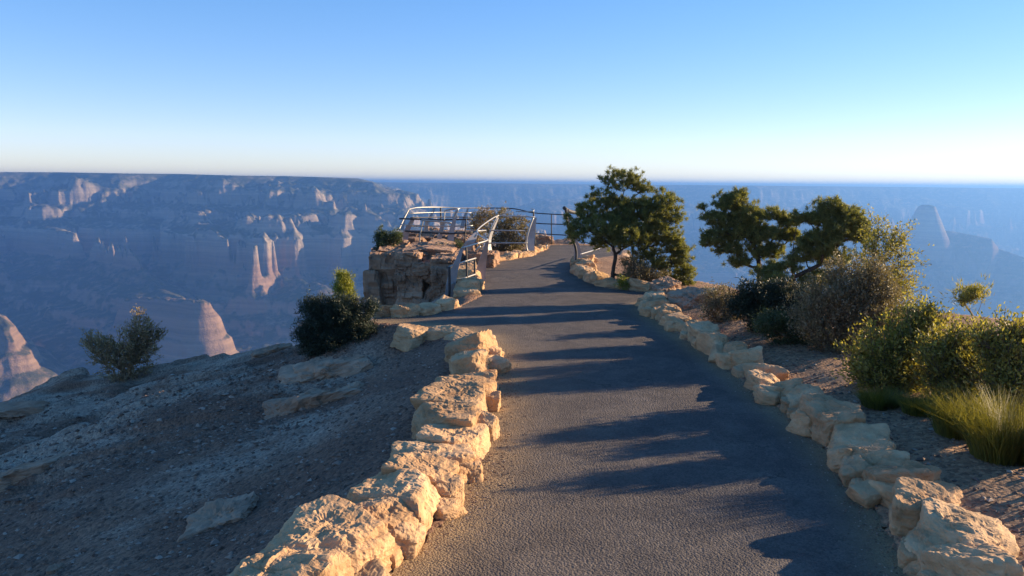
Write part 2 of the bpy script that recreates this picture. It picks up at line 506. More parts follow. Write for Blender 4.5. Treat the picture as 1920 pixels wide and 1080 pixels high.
def canyon_height(X, Y):
    wx = 260 * fbm2(X / 900, Y / 900, 5, 4)
    wy = 260 * fbm2(X / 900 + 9, Y / 900 + 4, 8, 4)
    near = sstep(200, 1500, np.hypot(X, Y))
    Xw, Yw = X + wx * near, Y + wy * near
    rid = fbm2(X / 620, Y / 620, 21, 5, 0.55, True)
    rid2 = fbm2(X / 210, Y / 210, 33, 4, 0.55, True)
    rid3 = fbm2(X / 340 + 3, Y / 340, 27, 4, 0.5, True)
    E = -1180 + 130 * fbm2(X / 1500, Y / 1500, 2, 5) + 90 * rid
    # near plateau of the overlook itself
    d = signed_poly(X, Y, PROM)
    E = np.maximum(E, -14 - 0.95 * np.maximum(d, 0) * (1 + 0.25 * rid * near))
    # left plateau
    def pl(pts):
        return [tuple(P(a, b, c)) for a, b, c in pts]
    rim = pl([(-900, 322, 5400), (-300, 322, 5000), (0, 322.5, 4700), (110, 323, 4850), (230, 325, 4500), (330, 326, 4650), (440, 329, 4250), (530, 330, 4400), (600, 332, 4150), (650, 336, 4050), (684, 341.5, 3980)])
    polyL = [p[:2] for p in rim] + [(-1700, 8300), (-14000, 8300), (-14000, 5400)]
    d = signed_poly(X + 0.35 * wx, Y + 0.35 * wy, polyL)
    H = np.interp(X, [p[0] for p in rim], [p[2] for p in rim])
    H = np.interp(H, Z_OUT, Z_IN)
    fall = np.maximum(d, 0)
    amp = np.minimum(fall, 900) * 0.42
    e = H - 0.62 * fall + amp * (0.75 * rid + 0.35 * rid3) + 0.28 * np.minimum(fall, 300) * rid2
    e = np.where(d < 0, H, e)
    E = np.maximum(E, e)
    # far rim
    xs = np.linspace(-14000, 16000, 61)
    rng = np.random.RandomState(4)
    ys = 8600 + 550 * np.interp(np.arange(61), np.arange(0, 61, 3), rng.uniform(-1, 1, 21))
    fy = np.interp(X, xs, ys)
    d = (fy - Y) + wy * 1.2
    H = np.interp(X, [-2700, 3000, 9300], [-5, -5, -6]) + 7 * fbm2(X / 900, Y / 900, 55, 3)
    H = np.interp(np.minimum(H, 2.0), Z_OUT, Z_IN)
    fall = np.maximum(d, 0)
    e = np.where(d < 0, H, H - 0.45 * fall + np.minimum(fall, 1500) * 0.33 * rid)
    E = np.maximum(E, e)
    # ridges: (photo px, py, distance) crest points, half width, slope, roughness
    R = [
        ([(175, 458, 3450), (215, 476, 3250), (262, 505, 3050), (312, 545, 2850), (318, 566, 2700)], 4, 0.85, 0.35),
        ([(255, 561, 2560), (330, 561, 2480), (380, 565, 2400)], 30, 3.2, 0.3),
        ([(-120, 520, 2500), (-40, 560, 2350), (0, 600, 2230), (20, 640, 2150)], 8, 2.0, 0.6),
        ([(20, 348, 4600), (40, 385, 4200), (90, 425, 3800), (135, 446, 3500)], 5, 0.75, 0.35),
        ([(165, 350, 4600), (172, 378, 4200), (175, 425, 3850)], 22, 0.9, 0.3),
        ([(255, 350, 4400), (266, 405, 3950)], 10, 0.8, 0.3),
        ([(400, 340, 4250), (408, 365, 4050), (418, 392, 3880), (460, 425, 3650)], 8, 0.8, 0.3),
        ([(383, 420, 3560), (392, 440, 3420), (405, 480, 3300)], 26, 1.0, 0.25),
        ([(465, 484, 3260), (485, 506, 3150), (520, 518, 3050), (610, 538, 2850)], 6, 0.8, 0.25),
        ([(490, 415, 3900), (520, 465, 3650), (524, 490, 3550)], 26, 0.8, 0.15),
        ([(600, 345, 4100), (612, 375, 3950), (622, 425, 3750)], 10, 0.85, 0.3),
        ([(655, 425, 3700), (700, 470, 3400), (760, 520, 3100)], 10, 0.8, 0.3),
        ([(1480, 398, 6300), (1530, 375, 6300), (1562, 363, 6300), (1640, 402, 6100)], 26, 0.6, 0.15),
        ([(1040, 372, 7300), (1250, 378, 7000), (1400, 392, 6700)], 40, 0.4, 0.3),
    ]
    for pts, hw, sl, rg in R:
        w = pl(pts)
        vals = [iterr(p[2]) for p in w]
        d, v = seg_dist(X + 0.06 * wx, Y + 0.06 * wy, [p[:2] for p in w], vals=vals)
        fall = np.maximum(d - hw, 0)
        E = np.maximum(E, v - sl * fall + np.minimum(fall, 500) * rg * (0.7 * rid + 0.5 * rid2) + 4 * rid2)
    z = terr(E + (9 * fbm2(X / 90, Y / 90, 71, 3) + 13 * near * (fbm2(X / 48, Y / 48, 73, 3, 0.5, True) - 0.2)) * sstep(0, -60, E))
    w = pl([(1600, 490, 5300), (1680, 441, 5080), (1700, 433, 5030), (1740, 429, 5000), (1785, 434, 4970), (1858, 448, 4850), (1874, 468, 4830), (1920, 484, 4700), (2050, 540, 4500)])
    d, v = seg_dist(X, Y, [p[:2] for p in w], vals=[p[2] for p in w])
    zz = v - 0.8 * np.maximum(d - 12, 0) + 0.16 * np.minimum(d, 400) * rid2 + 3 * rid2
    z = np.maximum(z, np.where(zz > -1100, zz, -2000))
    # the temple's summit tower
    c = P(1738, 384, 5000)
    d = np.hypot((X - c[0]) / 1.0, (Y - c[1]) / 1.6)
    tz = c[2] - 14 * (d / 44) ** 3 * (d < 44) - (14 + 2.7 * (d - 44)) * (d >= 44) + 5 * rid2
    z = np.maximum(z, tz)
    z = np.minimum(z, 44.0)
    return z

def build_canyon():
    na, nr = 1150, 620
    az = np.radians(np.linspace(-46, 46, na))
    # distances: dense where the picture is dense
    r = np.concatenate([np.geomspace(14, 1500, 70, endpoint=False), np.geomspace(1500, 6000, 400, endpoint=False), np.geomspace(6000, 26000, 150)])
    A, Rr = np.meshgrid(az, r)
    X = Rr * np.sin(A); Y = Rr * np.cos(A)
    Z = canyon_height(X, Y)
    V = np.stack([X.ravel(), Y.ravel(), Z.ravel()], 1)
    o = mesh_obj('canyon_terrain', V, grid_faces(len(r), na)[:, ::-1], M_CANYON, smooth=True)
    tag(o, kind='structure')
build_canyon()

# ------------------------------------------------------------------ the path outline (world metres)
def gp(lst, z=0.0): return [tuple(G(a, b, z)[:2]) for a, b in lst]
L0 = G(735, 1080)
left_edge = [(L0[0] - 0.95, -1.0), (L0[0] - 0.35, 2.2)] + gp([(735, 1080), (835, 985), (873, 925), (915, 850), (928, 745), (930, 690), (930, 655), (912, 632), (860, 618), (762, 608), (700, 604)])
spur_back = gp([(705, 596), (760, 596), (812, 590), (866, 576)])
island = gp([(905, 556), (908, 536), (897, 508), (908, 494), (950, 489), (1000, 480), (1030, 467)])
far_edge = gp([(1033, 460), (1065, 459), (1130, 462), (1165, 464)])
right_far = gp([(1160, 478), (1120, 484), (1085, 488), (1068, 497), (1073, 514), (1100, 530), (1140, 541), (1205, 548), (1262, 552)])
right_edge = gp([(1260, 560), (1200, 570), (1208, 588), (1262, 625), (1330, 670), (1400, 722), (1468, 775), (1530, 830), (1590, 895), (1640, 965), (1690, 1075)])
R0 = right_edge[-1]
right_edge += [(R0[0] + 0.12, 2.3), (R0[0] + 0.35, -1.0)]
PATH = left_edge + spur_back + island + far_edge + right_far + right_edge
LXY = np.array(left_edge[:9])

def path_signed(X, Y): return signed_poly(X, Y, PATH)

lx_y = [p[1] for p in left_edge[:8]]
lx_x = [p[0] for p in left_edge[:8]]
def ground_z(X, Y, sd=None, detail=True):
    X = np.asarray(X, float); Y = np.asarray(Y, float)
    if sd is None: sd = path_signed(X, Y)
    xl = np.interp(Y, lx_y, lx_x)
    d = np.minimum(np.maximum(xl - 0.45 - X, 0), 1.3 * np.maximum(sd, 0))
    fade = 1.0
    z = (-0.292 * d + 0.34 * sstep(5.5, 9.5, d)) * sstep(0, 1.2, d) - 0.10 * sstep(0.0, 0.5, d)
    # the ground behind the left spur wall
    z = z - 0.12 * sstep(9.3, 11.0, Y) * sstep(-1.6, -3.0, X)
    # right side: a low bank of gravel
    xr = np.interp(Y, [2.3, R0[1]] + [p[1] for p in right_edge[:-2][::-1]], [R0[0] + .12, R0[0]] + [p[0] for p in right_edge[:-2][::-1]])
    dr = np.maximum(X - xr, 0) * (Y < 11)
    z = z + 0.10 * sstep(0.2, 1.0, dr) + 0.02 * dr
    if detail:
        out = sstep(0.0, 0.25, sd)
        n1 = fbm2(X / 2.3, Y / 1.5, 3, 5, 0.55)
        n2 = fbm2(X / 0.35, Y / 0.3, 13, 4, 0.6)
        left = sstep(0.1, 1.5, d)
        led = fbm2(X / 3.0 + 4, Y / 1.1, 44, 4, 0.5)
        st = led * 5.0
        stp = (np.floor(st) + sstep(0.55, 0.95, st - np.floor(st))) / 5.0
        lf = left * sstep(1.5, 5.0, d + 0.25 * (Y - 6))
        z = z + out * (0.05 * n1 + 0.018 * n2) + lf * 0.42 * (stp - 0.1)
    z = np.where(sd < 0.02, -0.03, z + 0.012)
    de = signed_poly(X, Y, PROM) + 0.45 * fbm2(X / 1.1, Y / 1.1, 91, 4)
    dd = np.maximum(de, 0)
    z = z - 0.9 * sstep(0, 0.5, dd) - 2.2 * dd
    return z

def build_ground():
    ys = [-2.5]
    while ys[-1] < 29:
        y = ys[-1]
        ys.append(y + float(np.interp(y, [-2.5, 1.5, 2.6, 8, 15, 29], [0.3, 0.1, 0.030, 0.045, 0.07, 0.15])))
    ys = np.array(ys)
    xs = np.concatenate([np.arange(-18, -7, 0.09), np.arange(-7, 6.5, 0.042), np.arange(6.5, 11, 0.12)])
    X, Y = np.meshgrid(xs, ys)
    sd = path_signed(X, Y)
    Z = ground_z(X, Y, sd)
    V = np.stack([X.ravel(), Y.ravel(), Z.ravel()], 1)
    o = mesh_obj('ground', V, grid_faces(len(ys), len(xs)), M_GROUND)
    xl = np.interp(Y, lx_y, lx_x)
    d = np.maximum(xl - X, 0)
    rk = sstep(-0.1, 0.35, fbm2(X / 1.9, Y / 0.8, 61, 5, 0.55) - 0.35 + 0.09 * np.minimum(d, 7) * (Y > 5) * 0.7) * sstep(0.3, 2, d)
    rk = np.maximum(rk, sstep(0, 0.4, signed_poly(X, Y, PROM) + 0.2))
    at = o.data.attributes.new('rock', 'FLOAT', 'POINT')
    at.data.foreach_set('value', rk.ravel().astype(np.float32))
    at = o.data.attributes.new('tan', 'FLOAT', 'POINT')
    at.data.foreach_set('value', (0.85 * sstep(0.3, 1.2, X)).ravel().astype(np.float32))
    tag(o, kind='structure')
    # asphalt sheet
    g = 0.06
    xs = np.arange(-4.2, 4.4, g); ys = np.arange(-1, 24.2, g)
    X, Y = np.meshgrid(xs, ys)
    sd = path_signed(X, Y)
    fc = grid_faces(len(ys), len(xs))
    keep = (sd.ravel()[fc] < 0.07).all(1)
    fc = fc[keep]
    used = np.unique(fc)
    mp = np.full(X.size, -1, dtype=np.int64); mp[used] = np.arange(len(used))
    Z = 0.006 * fbm2(X / 1.3, Y / 1.3, 9, 3)
    V = np.stack([X.ravel(), Y.ravel(), Z.ravel()], 1)[used]
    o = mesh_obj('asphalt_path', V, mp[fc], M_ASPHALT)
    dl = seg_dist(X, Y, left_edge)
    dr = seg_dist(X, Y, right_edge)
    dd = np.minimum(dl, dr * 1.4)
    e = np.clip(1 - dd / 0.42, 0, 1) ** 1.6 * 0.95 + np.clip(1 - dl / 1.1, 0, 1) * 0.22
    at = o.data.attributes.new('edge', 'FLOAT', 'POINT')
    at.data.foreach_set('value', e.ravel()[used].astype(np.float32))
    tag(o, kind='structure')
build_ground()

# ------------------------------------------------------------------ rocks
_cs = {}
def cube_sphere(n):
    if n in _cs: return _cs[n]
    idx = {}
    V = []; Fc = []
    t = np.tan(np.linspace(-1, 1, n + 1) * math.pi / 4)
    for ax in range(3):
        for s in (-1, 1):
            g = np.zeros((n + 1, n + 1), int)
            for i in range(n + 1):
                for j in range(n + 1):
                    p = [0, 0, 0]
                    p[ax] = s; p[(ax + 1) % 3] = t[i]; p[(ax + 2) % 3] = t[j]
                    k = (round(p[0], 5), round(p[1], 5), round(p[2], 5))
                    if k not in idx:
                        idx[k] = len(V); V.append(p)
                    g[i, j] = idx[k]
            for i in range(n):
                for j in range(n):
                    q = [g[i, j], g[i + 1, j], g[i + 1, j + 1], g[i, j + 1]]
                    Fc.append(q if s > 0 else q[::-1])
    V = np.array(V, float)
    V /= np.linalg.norm(V, axis=1)[:, None]
    _cs[n] = (V, np.array(Fc))
    return _cs[n]

def rock_verts(size, seed, n=16, rough=0.09, ledge=0.05, sharp=17, cuts=6, taper=0.13, frac=0.020):
    """a broken limestone block: a hull of jittered planes, then ledges and chips"""
    rs = np.random.RandomState(seed)
    D, Fc = cube_sphere(n)
    hx, hy, hz = size[0] / 2, size[1] / 2, size[2] / 2
    Dn = D * np.array([hx, hy, hz])
    Dn /= np.linalg.norm(Dn, axis=1)[:, None]
    acc = 0
    planes = []
    for ax, h in ((0, hx), (1, hy), (2, hz)):
        for s in (-1, 1):
            nn = rs.normal(0, taper, 3); nn[ax] = s
            nn /= np.linalg.norm(nn)
            planes.append((nn, h * rs.uniform(0.9, 1.03)))
    for _ in range(cuts):
        nn = rs.normal(0, 1, 3); nn[2] = abs(nn[2]) * rs.choice([1, 1, -0.6])
        nn /= np.linalg.norm(nn)
        sup = math.sqrt((nn[0] * hx) ** 2 + (nn[1] * hy) ** 2 + (nn[2] * hz) ** 2)
        planes.append((nn, sup * rs.uniform(0.98, 1.22)))
    for nn, h in planes:
        acc = acc + np.maximum(0, Dn @ nn / h) ** sharp
    r = acc ** (-1.0 / sharp)
    V = Dn * r[:, None]
    m = min(size)
    o = rs.uniform(-50, 50, 3)
    q = V / m
    n1 = fbm3(q[:, 0] * 1.6 + o[0], q[:, 1] * 1.6 + o[1], q[:, 2] * 2.4 + o[2], seed, 3, 0.55)
    n2 = fbm3(q[:, 0] * 4.5 + o[0], q[:, 1] * 4.5 + o[1], q[:, 2] * 8 + o[2], seed + 5, 4, 0.6, True)
    # bedding ledges, stepping in and out with height
    tilt = rs.normal(0, 0.12, 2)
    zz = q[:, 2] + tilt[0] * q[:, 0] + tilt[1] * q[:, 1]
    lz = noise3(q[:, 0] * 0.8 + o[0], q[:, 1] * 0.8, zz * rs.uniform(4, 7) + o[2], seed + 9)
    lz = np.sign(lz) * np.abs(lz) ** 0.6
    out = np.maximum(np.linalg.norm(V[:, :2] / np.array([hx, hy]), axis=1), 0.3)
    side = sstep(0.5, 0.95, out)
    disp = m * (rough * n1 + rough * 0.55 * n2 + ledge * lz * side)
    # fractured faces: cells of a warped lattice stand proud or set back
    wq = q + 0.22 * np.stack([noise3(q[:, 0] * 2.2 + o[1], q[:, 1] * 2.2, q[:, 2] * 2.2 + k, seed + 3) for k in (0, 9, 18)], 1)
    fr = 0
    for k, (f, amp) in enumerate(((1.9, 1.0), (4.1, 0.5), (8.5, 0.15))):
        cx, cy, cz = np.floor(wq[:, 0] * f + o[0]), np.floor(wq[:, 1] * f + o[1]), np.floor(wq[:, 2] * f * 1.7 + o[2])
        fr = fr + amp * _h(cx, cy, cz, seed + 40 + k)
    disp = disp + m * frac * fr
    nrm = V / np.linalg.norm(V, axis=1)[:, None]
    V = V + nrm * disp[:, None]
    return V, Fc

def rock_part(name, parent, loc, size, rotz, seed, n, mat, rel=None, tilt=0.05, **kw):
    V, Fc = rock_verts(size, seed, n, **kw)
    o = mesh_obj(name, V, Fc, mat, parent, smooth=False)
    base = np.array(rel if rel is not None else (0, 0, 0))
    o.location = np.array(loc) - base
    rs = np.random.RandomState(seed + 1)
    o.rotation_euler = (rs.normal(0, tilt), rs.normal(0, tilt), rotz)
    return o

def resample(pts, start, step_fn):
    pts = np.array(pts, float)
    seg = np.linalg.norm(np.diff(pts, axis=0), axis=1)
    cum = np.concatenate([[0], np.cumsum(seg)])
    s = start; res = []
    while True:
        L = step_fn(s)
        c = s + L / 2
        if s + L * 0.6 > cum[-1]: break
        p = np.array([np.interp(c, cum, pts[:, 0]), np.interp(c, cum, pts[:, 1])])
        a = np.array([np.interp(c - .12, cum, pts[:, 0]), np.interp(c - .12, cum, pts[:, 1])])
        b = np.array([np.interp(c + .12, cum, pts[:, 0]), np.interp(c + .12, cum, pts[:, 1])])
        d = (b - a) / (np.linalg.norm(b - a) + 1e-9)
        res.append((p, d, L))
        s += L
    return res

def stone_wall(label, pts, side, seed, lmin, lmax, wid, hgt, group='low rubble stone walls beside the path', sink=0.10, foot=True, start=0.0, zfun=None, big_near=False):
    """stones laid along the line pts (the path-side foot); side = +1 puts the wall to the left of the walking direction"""
    rs = np.random.RandomState(seed)
    lst = resample(pts, start, lambda s: rs.uniform(lmin, lmax))
    base = np.array([pts[0][0], pts[0][1], 0.0])
    e = empty('stone_wall', base, label, 'stone wall', group)
    k = 0
    for p, d, L in lst:
        nrm = np.array([-d[1], d[0]]) * side
        w = wid * rs.uniform(0.75, 1.25); h = hgt * rs.uniform(0.72, 1.25)
        if big_near and p[1] < 5.6: w *= 1.35; h *= 1.0; L *= 1.12
        off = w / 2 + rs.uniform(0.0, 0.08)
        c = p + nrm * off
        dist = math.hypot(c[0], c[1])
        n = 38 if dist < 6 else (26 if dist < 10 else 14)
        ang = math.atan2(d[1], d[0]) + rs.normal(0, 0.12)
        z0 = zfun(c[0], c[1]) if zfun else 0.0
        rock_part('stone', e, (c[0], c[1], z0 + h / 2 - sink), (L * 1.10, w, h + sink), ang, seed * 100 + k, n, M_WALL, base, tilt=0.07, taper=0.16)
        k += 1
        if foot:
            for q in range(2):
                if rs.rand() < 0.45:
                    t = rs.uniform(-0.5, 0.5) * L
                    c2 = p + d * t + nrm * rs.uniform(0.0, 0.09)
                    s = rs.uniform(0.10, 0.20)
                    rock_part('stone', e, (c2[0], c2[1], s * 0.22), (s * 1.3, s, s * rs.uniform(0.7, 1.05)), ang + rs.uniform(-.5, .5), seed * 100 + 50 + k * 3 + q, max(8, n // 2), M_WALL, base, tilt=0.15)
    return e

stone_wall('long low wall of golden limestone blocks along the left edge of the path, sunlit on its path side',
           left_edge[1:9], 1, 11, 0.27, 0.46, 0.41, 0.25)
stone_wall('short wall end of flat grey blocks curving away left from the path beside the dark juniper',
           left_edge[8:12], 1, 14, 0.34, 0.6, 0.34, 0.11, foot=False, zfun=lambda x, y: -0.03)
stone_wall('row of bright sunlit blocks edging the path below the rock outcrop',
           spur_back, 1, 17, 0.18, 0.30, 0.26, 0.17, foot=False, sink=0.06)
stone_wall('shaded rubble kerb at the foot of the nearest railing posts',
           island[:3], 1, 19, 0.20, 0.34, 0.42, 0.22, foot=False)
stone_wall('curving kerb of small golden stones under the bent white handrail',
           island[2:], 1, 23, 0.22, 0.38, 0.30, 0.17, foot=False)
stone_wall('curved stone kerb around the foot of the tall pinyon tree',
           right_far[2:8], 1, 29, 0.24, 0.40, 0.34, 0.20, foot=False)
stone_wall('few flat pale stones edging the gap between tall pinyon and right wall',
           right_far[7:], 1, 31, 0.2, 0.34, 0.3, 0.14, foot=False)
stone_wall('long low wall of limestone boulders along the right edge of the path, shaded on its path side',
           right_edge[1:12], 1, 37, 0.22, 0.42, 0.28, 0.23, big_near=True)

# ------------------------------------------------------------------ rock outcrop on the left beyond the spur wall
def outcrop():
    base = P(765, 590, 17.5); base[2] = -3.0
    e = empty('rock_outcrop', base, 'tall blocky limestone outcrop with a vertical face carrying the far left railing', 'rock outcrop')
    k = 0
    def blk(px0, px1, py0, py1, Y, dep, seed, **kw):
        a = P(px0, py0, Y); b = P(px1, py1, Y)
        w = b[0] - a[0]; h = a[2] - b[2]
        c = ((a[0] + b[0]) / 2, Y + dep / 2, (a[2] + b[2]) / 2)
        kw.setdefault('rough', 0.06); kw.setdefault('ledge', 0.05); kw.setdefault('sharp', 40); kw.setdefault('taper', 0.05); kw.setdefault('frac', 0.075); kw.setdefault('cuts', 3)
        rock_part('rock_block', e, c, (w * 1.06, dep, h * 1.06), 0.0, seed, 36, M_CLIFF, base, tilt=0.025, **kw)
    # tall columns
    blk(684, 748, 478, 640, 16.3, 2.4, 501, ledge=0.10)
    blk(700, 752, 462, 520, 16.6, 2.4, 502)
    blk(738, 800, 520, 640, 16.0, 2.6, 503)
    blk(792, 856, 530, 640, 15.8, 2.4, 504)
    blk(742, 786, 482, 528, 16.1, 2.2, 505)
    blk(782, 822, 490, 536, 16.0, 2.2, 506)
    blk(816, 862, 482, 540, 15.9, 2.2, 507)
    blk(750, 800, 468, 492, 16.5, 2.4, 508, ledge=0.12)
    blk(794, 850, 466, 492, 16.6, 2.4, 509, ledge=0.12)
    blk(770, 806, 560, 660, 15.7, 2.0, 510)
    blk(775, 835, 500, 640, 16.2, 2.0, 520)
    blk(835, 885, 505, 600, 15.2, 1.8, 511)
    blk(682, 720, 520, 700, 16.1, 2.2, 512)
    # the low blocks on its flat top, behind the front rail
    blk(752, 790, 440, 470, 19.6, 1.6, 513)
    blk(786, 816, 438, 470, 19.4, 1.6, 514)
    blk(812, 852, 440, 470, 19.5, 1.6, 515)
    blk(848, 888, 444, 482, 19.0, 1.8, 516)
    # body below
    blk(690, 860, 600, 900, 16.2, 4.5, 517, ledge=0.02)
    blk(700, 880, 474, 640, 18.0, 3.5, 518, ledge=0.02)
    blk(880, 930, 480, 560, 16.4, 1.5, 519)
outcrop()

def rock(label, px, py, Y, size, rotz, seed, zoff=0.0, cat='rock', n=16, ground=True, flush=False, **kw):
    c = P(px, py, Y)
    if ground:
        c[2] = float(ground_z(np.array([c[0]]), np.array([c[1]]))[0]) + size[2] * 0.08 + zoff
        if flush: c[2] = c[2] - size[2] * 0.58 + 0.05
    kw.setdefault('frac', 0.07); kw.setdefault('rough', 0.16)
    V, Fc = rock_verts(size, seed, 26, **kw)
    o = mesh_obj('rock', V, Fc, M_LOOSE, smooth=False)
    o.location = c; o.rotation_euler = (0.03, -0.26 if flush else -0.1, rotz)
    return tag(o, label, cat, 'loose rocks on the bare slope')

def GZ(px, py):
    """point where the view ray meets the ground"""
    d = ray(px, py)
    t = np.arange(2.5, 26, 0.02)
    p = np.array([0, 0, CAM_Z])[None] + d[None] * t[:, None]
    g = ground_z(p[:, 0], p[:, 1])
    i = int(np.argmax(p[:, 2] < g))
    return p[i] if (p[:, 2] < g).any() else P(px, py, 14.0)

def rock_at(label, px, py, size, rotz, seed, **kw):
    p = GZ(px, py)
    return rock(label, px, py, p[1], size, rotz, seed, **kw)

rock_at('pale flat slab lying in the open slope, straight below the dark juniper', 590, 750, (1.15, 0.75, 0.34), 0.1, 901, flush=True)
rock_at('small pale stone just right of the flat slab on the slope', 662, 733, (0.30, 0.22, 0.16), 0.1, 907, flush=True)
rock_at('half buried brownish slab on the slope beside the near end of the left wall', 425, 965, (0.50, 0.36, 0.22), 0.2, 902, flush=True)
rock_at('sunlit rock on the skyline beside the left flank of the dark juniper', 512, 632, (0.75, 0.5, 0.26), 0.3, 903)
rock_at('dark topped rock on the skyline between the twiggy bush and the juniper', 345, 668, (0.6, 0.4, 0.2), 0.1, 904)
rock_at('low sunlit ledge at the far left of the rim', 30, 742, (1.3, 0.5, 0.16), 0.0, 905)
rock_at('small white stone near the bottom of the shaded slope', 105, 1070, (0.10, 0.07, 0.05), 0.4, 906)
rock_at('long pale ledge stone in the shaded slope at the left border', 30, 890, (1.3, 0.4, 0.3), 0.1, 908, flush=True)
rock_at('flat brownish rock at the foot of the dark juniper', 610, 690, (1.1, 0.6, 0.36), 0.15, 909, flush=True)
rock('sunlit block at the far end of the path beyond the last kerb stones', 1018, 452, 23.2, (0.62, 0.5, 0.32), 0.1, 910, ground=False)
rock('low flat block on the rim at the end of the path, between rail posts', 1062, 459, 23.4, (0.75, 0.5, 0.2), 0.1, 911, ground=False)
rock('round brown boulder at the top end of the right wall beside the dark bush', 1300, 572, 11.0, (0.62, 0.5, 0.40), 0.2, 912, zoff=0.05)
rock('angular boulder with a golden face just behind the pale kerb stones', 1248, 545, 13.0, (0.5, 0.42, 0.26), 0.5, 913)

# pebbles: thousands of small stones on the soil and at the path edges
def pebbles():
    rs = np.random.RandomState(77)
    D = np.array([(1, 0, 0), (-1, 0, 0), (0, 1, 0), (0, -1, 0), (0, 0, 1), (0, 0, -1)], float)
    Fo = np.array([(0, 2, 4), (2, 1, 4), (1, 3, 4), (3, 0, 4), (2, 0, 5), (1, 2, 5), (3, 1, 5), (0, 3, 5)])
    X = []; Y = []; S = []
    def add(n, x0, x1, y0, y1, s0, s1):
        u = rs.rand(n) ** 1.4
        y = y0 + (y1 - y0) * u
        x = x0 + (x1 - x0) * rs.rand(n)
        X.append(x); Y.append(y); S.append(s0 + (s1 - s0) * rs.rand(n) ** 4)
    add(26000, -5.5, 0.2, 2.6, 11, 0.004, 0.026)
    add(9000, -10, -2, 7, 14.5, 0.008, 0.05)
    add(12000, 1.2, 4.8, 2.8, 11, 0.004, 0.024)
    add(700, -10, -1, 4, 15, 0.012, 0.045)
    add(160, 2.0, 4.5, 4, 10, 0.02, 0.05)
    X = np.concatenate(X); Y = np.concatenate(Y); S = np.concatenate(S)
    sd = path_signed(X, Y)
    k = sd > 0.03
    # and grit along the edges of the asphalt
    e = np.array(left_edge[2:9]); n = 1800
    t = rs.rand(n) * (len(e) - 1); i = t.astype(int)
    q = e[i] + (e[np.minimum(i + 1, len(e) - 1)] - e[i]) * (t - i)[:, None]
    qx = q[:, 0] + np.abs(rs.normal(0, 0.12, n)); qy = q[:, 1] + rs.normal(0, 0.05, n)
    e = np.array(right_edge[1:12])
    t = rs.rand(n) * (len(e) - 1); i = t.astype(int)
    q = e[i] + (e[np.minimum(i + 1, len(e) - 1)] - e[i]) * (t - i)[:, None]
    X = np.concatenate([X[k], qx, q[:, 0] - np.abs(rs.normal(0, 0.09, n))])
    Y = np.concatenate([Y[k], qy, q[:, 1] + rs.normal(0, 0.05, n)])
    S = np.concatenate([S[k], rs.uniform(0.002, 0.008, 2 * n)])
    Z = np.maximum(ground_z(X, Y), -0.0)
    Z = np.where(path_signed(X, Y) < 0.02, 0.0, ground_z(X, Y))
    n = len(X)
    V = D[None] * rs.uniform(0.6, 1.2, (n, 6, 1)) + rs.normal(0, 0.15, (n, 6, 3))
    V = V * S[:, None, None] * np.array([1.2, 0.9, 0.6])
    a = rs.rand(n) * 6.28
    c, s = np.cos(a)[:, None], np.sin(a)[:, None]
    V = np.stack([V[..., 0] * c - V[..., 1] * s, V[..., 0] * s + V[..., 1] * c, V[..., 2]], -1)
    V = V + np.stack([X, Y, Z + S * 0.15], 1)[:, None, :]
    Fc = (Fo[None] + (np.arange(n) * 6)[:, None, None]).reshape(-1, 3)
    m, t, b, _ = mat_new('gravel_grains')
    nn = N(t); geo = nn.node('ShaderNodeNewGeometry')
    nn.link(nn.ramp(geo.outputs['Random Per Island'], [(0.0, (0.10, 0.07, 0.055)), (0.7, (0.20, 0.135, 0.10)), (0.97, (0.36, 0.29, 0.23))]), b.inputs['Base Color'])
    o = mesh_obj('gravel', V.reshape(-1, 3), Fc, m, smooth=False)
    tag(o, 'loose gravel and small stones strewn over the soil beside the path', 'gravel', kind='stuff')
pebbles()

# ------------------------------------------------------------------ tubes, railings
def tube_mesh(paths, sides=6):
    """paths: list of (points (n,3), radii (n,))"""
    Vs = []; Fs = []; off = 0
    for pts, rad in paths:
        pts = np.asarray(pts, float); n = len(pts)
        rad = np.full(n, rad) if np.isscalar(rad) else np.asarray(rad)
        T = np.gradient(pts, axis=0)
        T /= np.linalg.norm(T, axis=1)[:, None] + 1e-9
        ref = np.array([0.31, 0.17, 0.93]) if abs(T[:, 2]).mean() < 0.85 else np.array([1.0, 0.1, 0.0])
        A = np.cross(T, ref); A /= np.linalg.norm(A, axis=1)[:, None] + 1e-9
        B = np.cross(T, A)
        th = np.arange(sides) * 2 * math.pi / sides
        ring = pts[:, None] + rad[:, None, None] * (np.cos(th)[None, :, None] * A[:, None] + np.sin(th)[None, :, None] * B[:, None])
        Vs.append(ring.reshape(-1, 3))
        i = np.arange(n - 1)[:, None] * sides; j = np.arange(sides)[None]; j2 = (j + 1) % sides
        Fs.append((np.stack([i + j, i + j2, i + sides + j2, i + sides + j], -1).reshape(-1, 4)) + off)
        off += n * sides
        # close the far end with a point
        Vs.append(pts[[0, -1]] + np.array([-T[0], T[-1]]) * rad[[0, -1]][:, None] * 0.3)
        a = off; b = off + 1; r0 = off - n * sides; r1 = off - sides
        q = np.arange(sides); q2 = (q + 1) % sides
        Fs.append(np.stack([np.full(sides, a), r0 + q2, r0 + q, np.full(sides, a)], 1)[:, :4] * 1)
        Fs.append(np.stack([np.full(sides, b), r1 + q, r1 + q2, np.full(sides, b)], 1)[:, :4] * 1)
        off += 2
    quads = [f for k, f in enumerate(Fs) if k % 3 == 0]
    tris = [f[:, :3] for k, f in enumerate(Fs) if k % 3 != 0]
    return np.concatenate(Vs), [np.concatenate(quads), np.concatenate(tris)]

